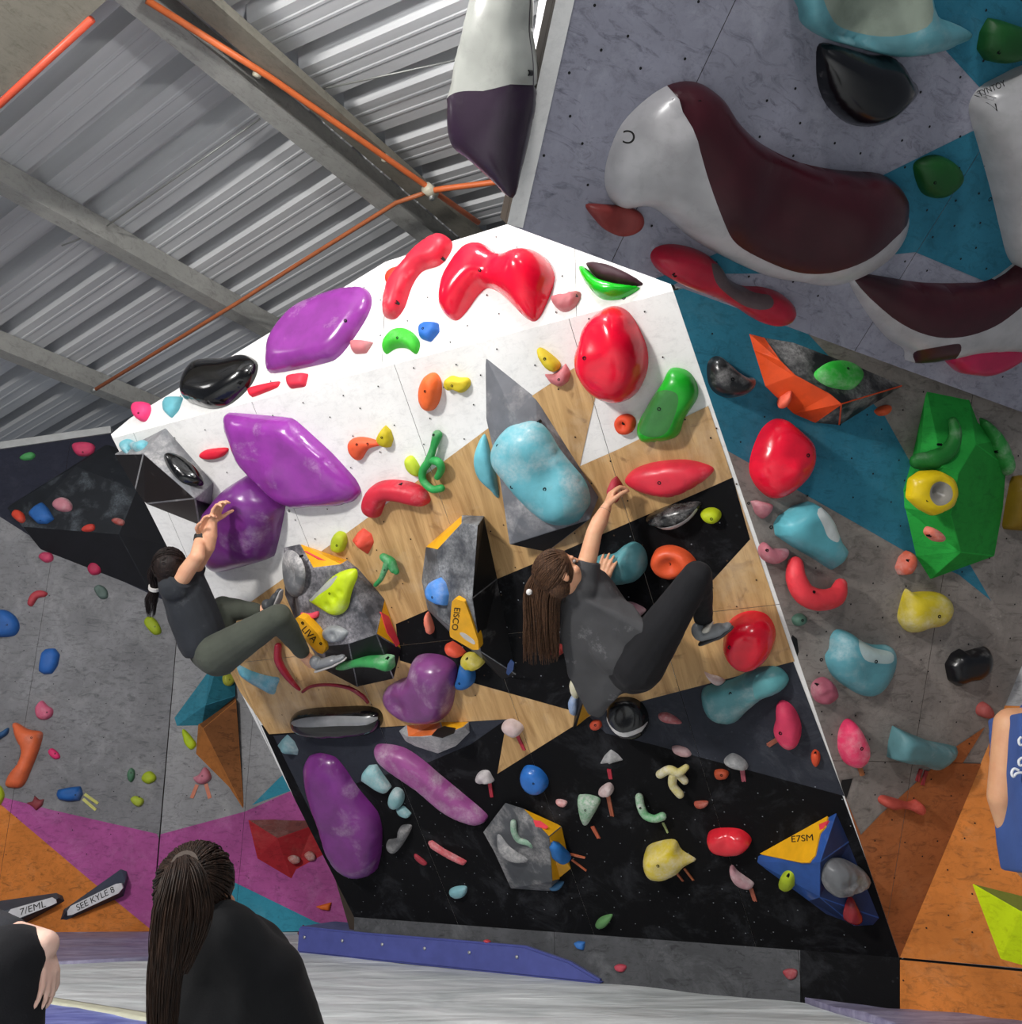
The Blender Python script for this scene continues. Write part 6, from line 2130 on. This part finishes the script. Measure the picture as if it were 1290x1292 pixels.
combed(g, hd, axh, HS, tieP, HW)
ponytail('ponytail', [tieP, A(226, 1108, -.150), A(218, 1150, -.165), A(212, 1200, -.16), A(207, 1250, -.15), A(204, 1330, -.14)], [.018, .028, .034, .032, .028, .022, .015], 620, HW, g, 13, .0015)
ponytail('ponytail', [tieP, A(240, 1110, -.140), A(246, 1150, -.15), A(240, 1190, -.15), A(226, 1230, -.15)], [.018, .030, .032, .022, .012], 260, HW, g, 14, .0015)
cuffs('hair_tie', tieP + (tieP - cc).normalized() * .004, tieP - cc, .017, plain('brown_tie', '44352a', .6), g, .008, .006)
eyes(g, hd, axh, HS)
tube_pts = bez([A(262, 1172, -.09), A(280, 1168, -.085), A(296, 1160, -.07)], 5)
# ---- person at the lower left corner: raised knee with a hanging hand
Y = 1.75
g = empty('person', Vector((A(-150, 1200).x, Y, 0)))
tag(g, 'person in black trousers at the bottom left corner, knee raised and hand hanging over it', 'person', 'people in the gym')
kn = A(12, 1216, 0)
an = Vector((kn.x + .03, Y + .08, .09))
pel = Vector((kn.x - .42, Y - .02, .13))
kn2 = Vector((kn.x - .25, Y + .38, .20))
an2 = Vector((kn.x + .05, Y + .33, .07))
shd = Vector((pel.x - .05, Y - .14, .62))
shd2 = Vector((pel.x - .08, Y + .20, .62))
nk = Vector((pel.x - .05, Y + .02, .69))
hd = nk + Vector((.03, 0, .14))
elb = Vector((kn.x - .20, Y + .14, .68))
wr = A(56, 1192, .01)
elb.z = wr.z + .02
hp, axh = head_parts(hd, UP, Vector((.7, .7, 0)), 1.0)
w2_ = Vector((pel.x + .25, Y + .22, .32))
SK3 = skin_mat('e3c0b0')
hh = hand(wr, A(64, 1250, .0) - A(52, 1192, 0), Vector((-1, .2, -.2)), .62, (10, 18, 14), 15, -1)
body = hp + hh + hand(w2_, Vector((.8, .2, -.3)), Vector((0, 0, -1)), .9) + [
    ('c', hd - UP * .05, .052, nk, .055), ('c', nk, .055, shd.lerp(shd2, .5), .07), ('c', shd, .07, shd2, .07), ('c', shd.lerp(shd2, .5), .12, pel, .13),
    ('c', shd, .052, elb, .04), ('c', elb, .04, wr, .025), ('c', shd2, .052, w2_.lerp(shd2, .5), .04), ('c', w2_.lerp(shd2, .5), .04, w2_, .025),
    ('c', pel, .10, kn, .056), ('c', kn, .055, an, .036), ('c', pel, .10, kn2, .056), ('c', kn2, .055, an2, .036)]
fuse('body', body, SK3, g, .004, 2)
BT = cloth_mat('black_trousers', '141418')
fuse('trousers', [('c', pel, .13, kn, .066), ('c', kn, .064, an, .056), ('c', pel, .13, kn2, .085), ('c', kn2, .08, an2, .055)], BT, g, .007, 5, .006, 12)
fuse('sweater', [('c', shd, .09, shd2, .09), ('c', shd.lerp(shd2, .5), .145, pel + UP * .08, .15), ('c', shd, .075, elb, .055), ('c', elb, .052, wr.lerp(elb, .35), .038), ('c', shd2, .075, w2_.lerp(shd2, .5), .055), ('c', w2_.lerp(shd2, .5), .05, w2_.lerp(shd2, .1), .038)],
     cloth_mat('grey_sweater', '2a2b30'), g, .008, 5, .006, 9)
fuse('hair', [('e', hd - axh[1] * .015 + UP * .02, (.085, .1, .095), axh), ('e', hd - axh[1] * .05 - UP * .04, (.07, .05, .08), axh)], HK, g, .007, 3, .003, 30, cut=[(hd + axh[1] * .055, axh[1])])
for a_ in (an, an2):
    shoe(g, a_ + Vector((-.03, 0, -.03)), a_ + Vector((.21, .06, -.03)), UP, plain('grey_shoe', '5c5f63', .5), plain('black_sole', '1c1c1e', .5))

# ---- person in a blue sleeveless shirt at the right edge
Y = 2.9
g = empty('person', Vector((A(1375, 1200).x, Y, 0)))
tag(g, 'standing person in a blue sleeveless shirt and grey trousers, cut by the right edge', 'person', 'people in the gym')
X = A(1375, 1000).x
zs = A(1290, 895).z
s1_, s2_ = Vector((A(1276, 905).x, Y, zs - .05)), Vector((X + .17, Y + .02, zs - .04))
nk = Vector((X, Y, zs + .03))
hd = nk + Vector((0, .01, .15))
pel = Vector((X, Y, A(1290, 1110).z - .02))
e1 = A(1264, 1006, .04)
w1_ = A(1282, 1082, .12)
e2, w2_ = Vector((X + .27, Y + .05, e1.z)), Vector((X + .2, Y + .2, w1_.z))
hp, axh = head_parts(hd, UP, Vector((-.2, 1, .1)), 1.0)
fz = .09
l1, l2 = Vector((X - .09, Y, 0)), Vector((X + .10, Y, 0))
kz = pel.z * .52
body = hp + hand(w1_, Vector((.6, .2, -.5)), Vector((.2, 1, 0)), 1.0) + hand(w2_, Vector((-.4, .4, -.5)), Vector((0, 1, 0)), 1.0, thumb=-1) + [
    ('c', hd - UP * .05, .055, nk, .058), ('c', nk, .055, s1_.lerp(s2_, .5), .07), ('c', s1_, .055, s2_, .055), ('c', s1_.lerp(s2_, .5), .09, pel, .09),
    ('c', s1_ , .055, e1, .042), ('c', e1, .042, w1_, .029), ('c', s2_, .055, e2, .04), ('c', e2, .04, w2_, .027),
    ('c', pel + Vector((-.08, 0, 0)), .085, Vector((l1.x, Y, kz)), .055), ('c', Vector((l1.x, Y, kz)), .055, Vector((l1.x, Y, .10)), .037),
    ('c', pel + Vector((.08, 0, 0)), .085, Vector((l2.x, Y, kz)), .055), ('c', Vector((l2.x, Y, kz)), .055, Vector((l2.x, Y, .10)), .037)]
fuse('body', body, skin_mat('cf9e78'), g, .006, 4)
BL = cloth_mat('blue_vest', '3c5590')
xl = A(1271, 1000).x
fuse('sleeveless_shirt', [('hull', [Vector((xl - .01 + dx, Y + dy, z)) for z, dx in ((zs - .02, .035), (zs - .2, .01), (pel.z + .04, .0)) for dy in (-.10, .10)] +
                           [Vector((2 * X - xl - dx, Y + dy, z)) for z, dx in ((zs - .02, .035), (zs - .2, .01), (pel.z + .04, .0)) for dy in (-.10, .10)]),
                          ('c', Vector((X - .11, Y, zs - .03)), .065, Vector((X + .11, Y, zs - .03)), .065)], BL, g, .008, 5, .006, 8)
fuse('trousers', [('c', pel + Vector((-.07, 0, 0)), .115, Vector((l1.x, Y, kz)), .085), ('c', Vector((l1.x, Y, kz)), .085, Vector((l1.x, Y, .12)), .065),
                  ('c', pel + Vector((.07, 0, 0)), .115, Vector((l2.x, Y, kz)), .085), ('c', Vector((l2.x, Y, kz)), .085, Vector((l2.x, Y, .12)), .065)], cloth_mat('grey_trousers', '5b5e63'), g, .009, 5, .006, 9)
fuse('hair', [('e', hd - axh[1] * .012 + UP * .022, (.085, .1, .095), axh)], HK, g, .007, 3, .002, 30, cut=[(hd + axh[1] * .05 - UP * .02, (axh[1] - UP).normalized())])
for l_ in (l1, l2):
    shoe(g, l_ + Vector((0, -.06, .05)), l_ + Vector((-.02, .2, .05)), UP, plain('grey_shoe', '5c5f63', .5), plain('black_sole', '1c1c1e', .5), 1.1)
pts = [Vector((p.x, Y - .128, p.z)) for p in (A(1286, 974, -.12), A(1281, 971, -.12), A(1277, 974, -.12), A(1278, 979, -.12), A(1283, 978, -.12), A(1294, 974, -.12))]
for q in ([(1286, 972), (1280, 970), (1277, 975), (1279, 980), (1283, 976), (1290, 975), (1300, 978)], [(1289, 930), (1286, 934), (1288, 940), (1296, 938)], [(1290, 956), (1286, 960), (1288, 966), (1298, 962)]):
    P = bez([aty(x, y, Y - .118) for x, y in q], 5)
    o = tube('printed_script', P, .004, plain('white_print', 'dcdfe6', .6), seg=6)
    o.parent = g
    o.matrix_parent_inverse = Matrix.Translation(g.location).inverted()

# ------------------------------------------------------------------ blue block pad against the wall foot
pf = [atz(372, 1200, 0), atz(400, 1206, 0), atz(655, 1231, 0), atz(737, 1234, 0)]
f0, f1_ = atz(374, 1202, 0), atz(662, 1232, 0)
dx = (f1_ - f0).normalized()
nb = Vector((-dx.y, dx.x, 0))
M_PAD = plain('blue_pad_vinyl', '4a5299', .55)
M_PADT = wall_mat('pad_top_vinyl', '6a70a0', '44486e', '9a9cb8', .5, .5)
h_ = .165
L_ = (f1_ - f0).length
bm = bmesh.new()
sec = []
for k, (s_, hh, w) in enumerate(((0, h_, .34), (.03, h_ * 1.02, .36), (L_ * .33, h_ * .98, .38), (L_ * .66, h_, .38), (L_, h_, .36), (L_ + .30, h_ * .62, .30), (L_ + .50, .02, .24))):
    p = f0 + dx * s_
    sec.append([bm.verts.new(v) for v in (p, p + UP * hh, p + nb * w + UP * hh, p + nb * w)])
for a, b in zip(sec, sec[1:]):
    for i in range(4):
        f = bm.faces.new([a[i], b[i], b[(i + 1) % 4], a[(i + 1) % 4]])
        f.material_index = 1 if i == 1 else 0
bm.faces.new(sec[0][::-1])
bm.faces.new(sec[-1])
bmesh.ops.recalc_face_normals(bm, faces=bm.faces)
ed = [e for e in bm.edges if len(e.link_faces) == 2 and e.calc_face_angle(0) > .6]
bmesh.ops.bevel(bm, geom=ed, offset=.012, segments=3, affect='EDGES')
pad = bm_obj('wedge_pad', bm, [M_PAD, M_PADT])
tag(pad, 'long blue vinyl wedge pad lying along the foot of the main wall', 'pad')
for k in range(6):
    p = f0 + dx * (.07 + k * (L_ - .12) / 5) + UP * h_ * .62 - nb * .002
    o = tube('eyelet', [p, p - nb * .006], .010, plain('eyelet_metal', 'c9ccd0', .3, .6), seg=10, parent=pad)
o = tube('end_label', [f0 - dx * .012 + UP * .12 + nb * .06, f0 - dx * .002 + UP * .12 + nb * .06], .05, plain('maroon_label', '6a2834', .6), seg=4, parent=pad)

# ------------------------------------------------------------------ macro on the outer side of the prow
d3 = aty(635, 120, 2.15)
PL_S = Plane(d3, (CAM - d3) + Vector((-1.5, 0, .1)), None)
o_ = 'large white and dark plum macro hung on the outer left side of the prow'
mac = hold(o_, 'F', 'aaaca6', .12, '606,-30 600,0 586,60 576,110 572,150 573,175 580,190 600,204 625,228 647,250 655,215 664,170 672,130 673,80 668,40 664,-30', '658,91', .08, .3, .25, pl=PL_S, w=.8, smooth=True, tex=.02,
           zones=(('560,150 580,125 600,117 630,116 690,119 700,270 560,270', '2b1a2e'),))
# give it a rounded back as well, so it is a closed body
bk = mac.data
bm = bmesh.new()
bm.from_mesh(bk)
gm = bmesh.ops.duplicate(bm, geom=bm.faces[:])
for e in gm['geom']:
    if isinstance(e, bmesh.types.BMVert):
        e.co.z = -e.co.z * .9
for e in gm['geom']:
    if isinstance(e, bmesh.types.BMFace):
        e.normal_flip()
bm.to_mesh(bk)
bm.free()
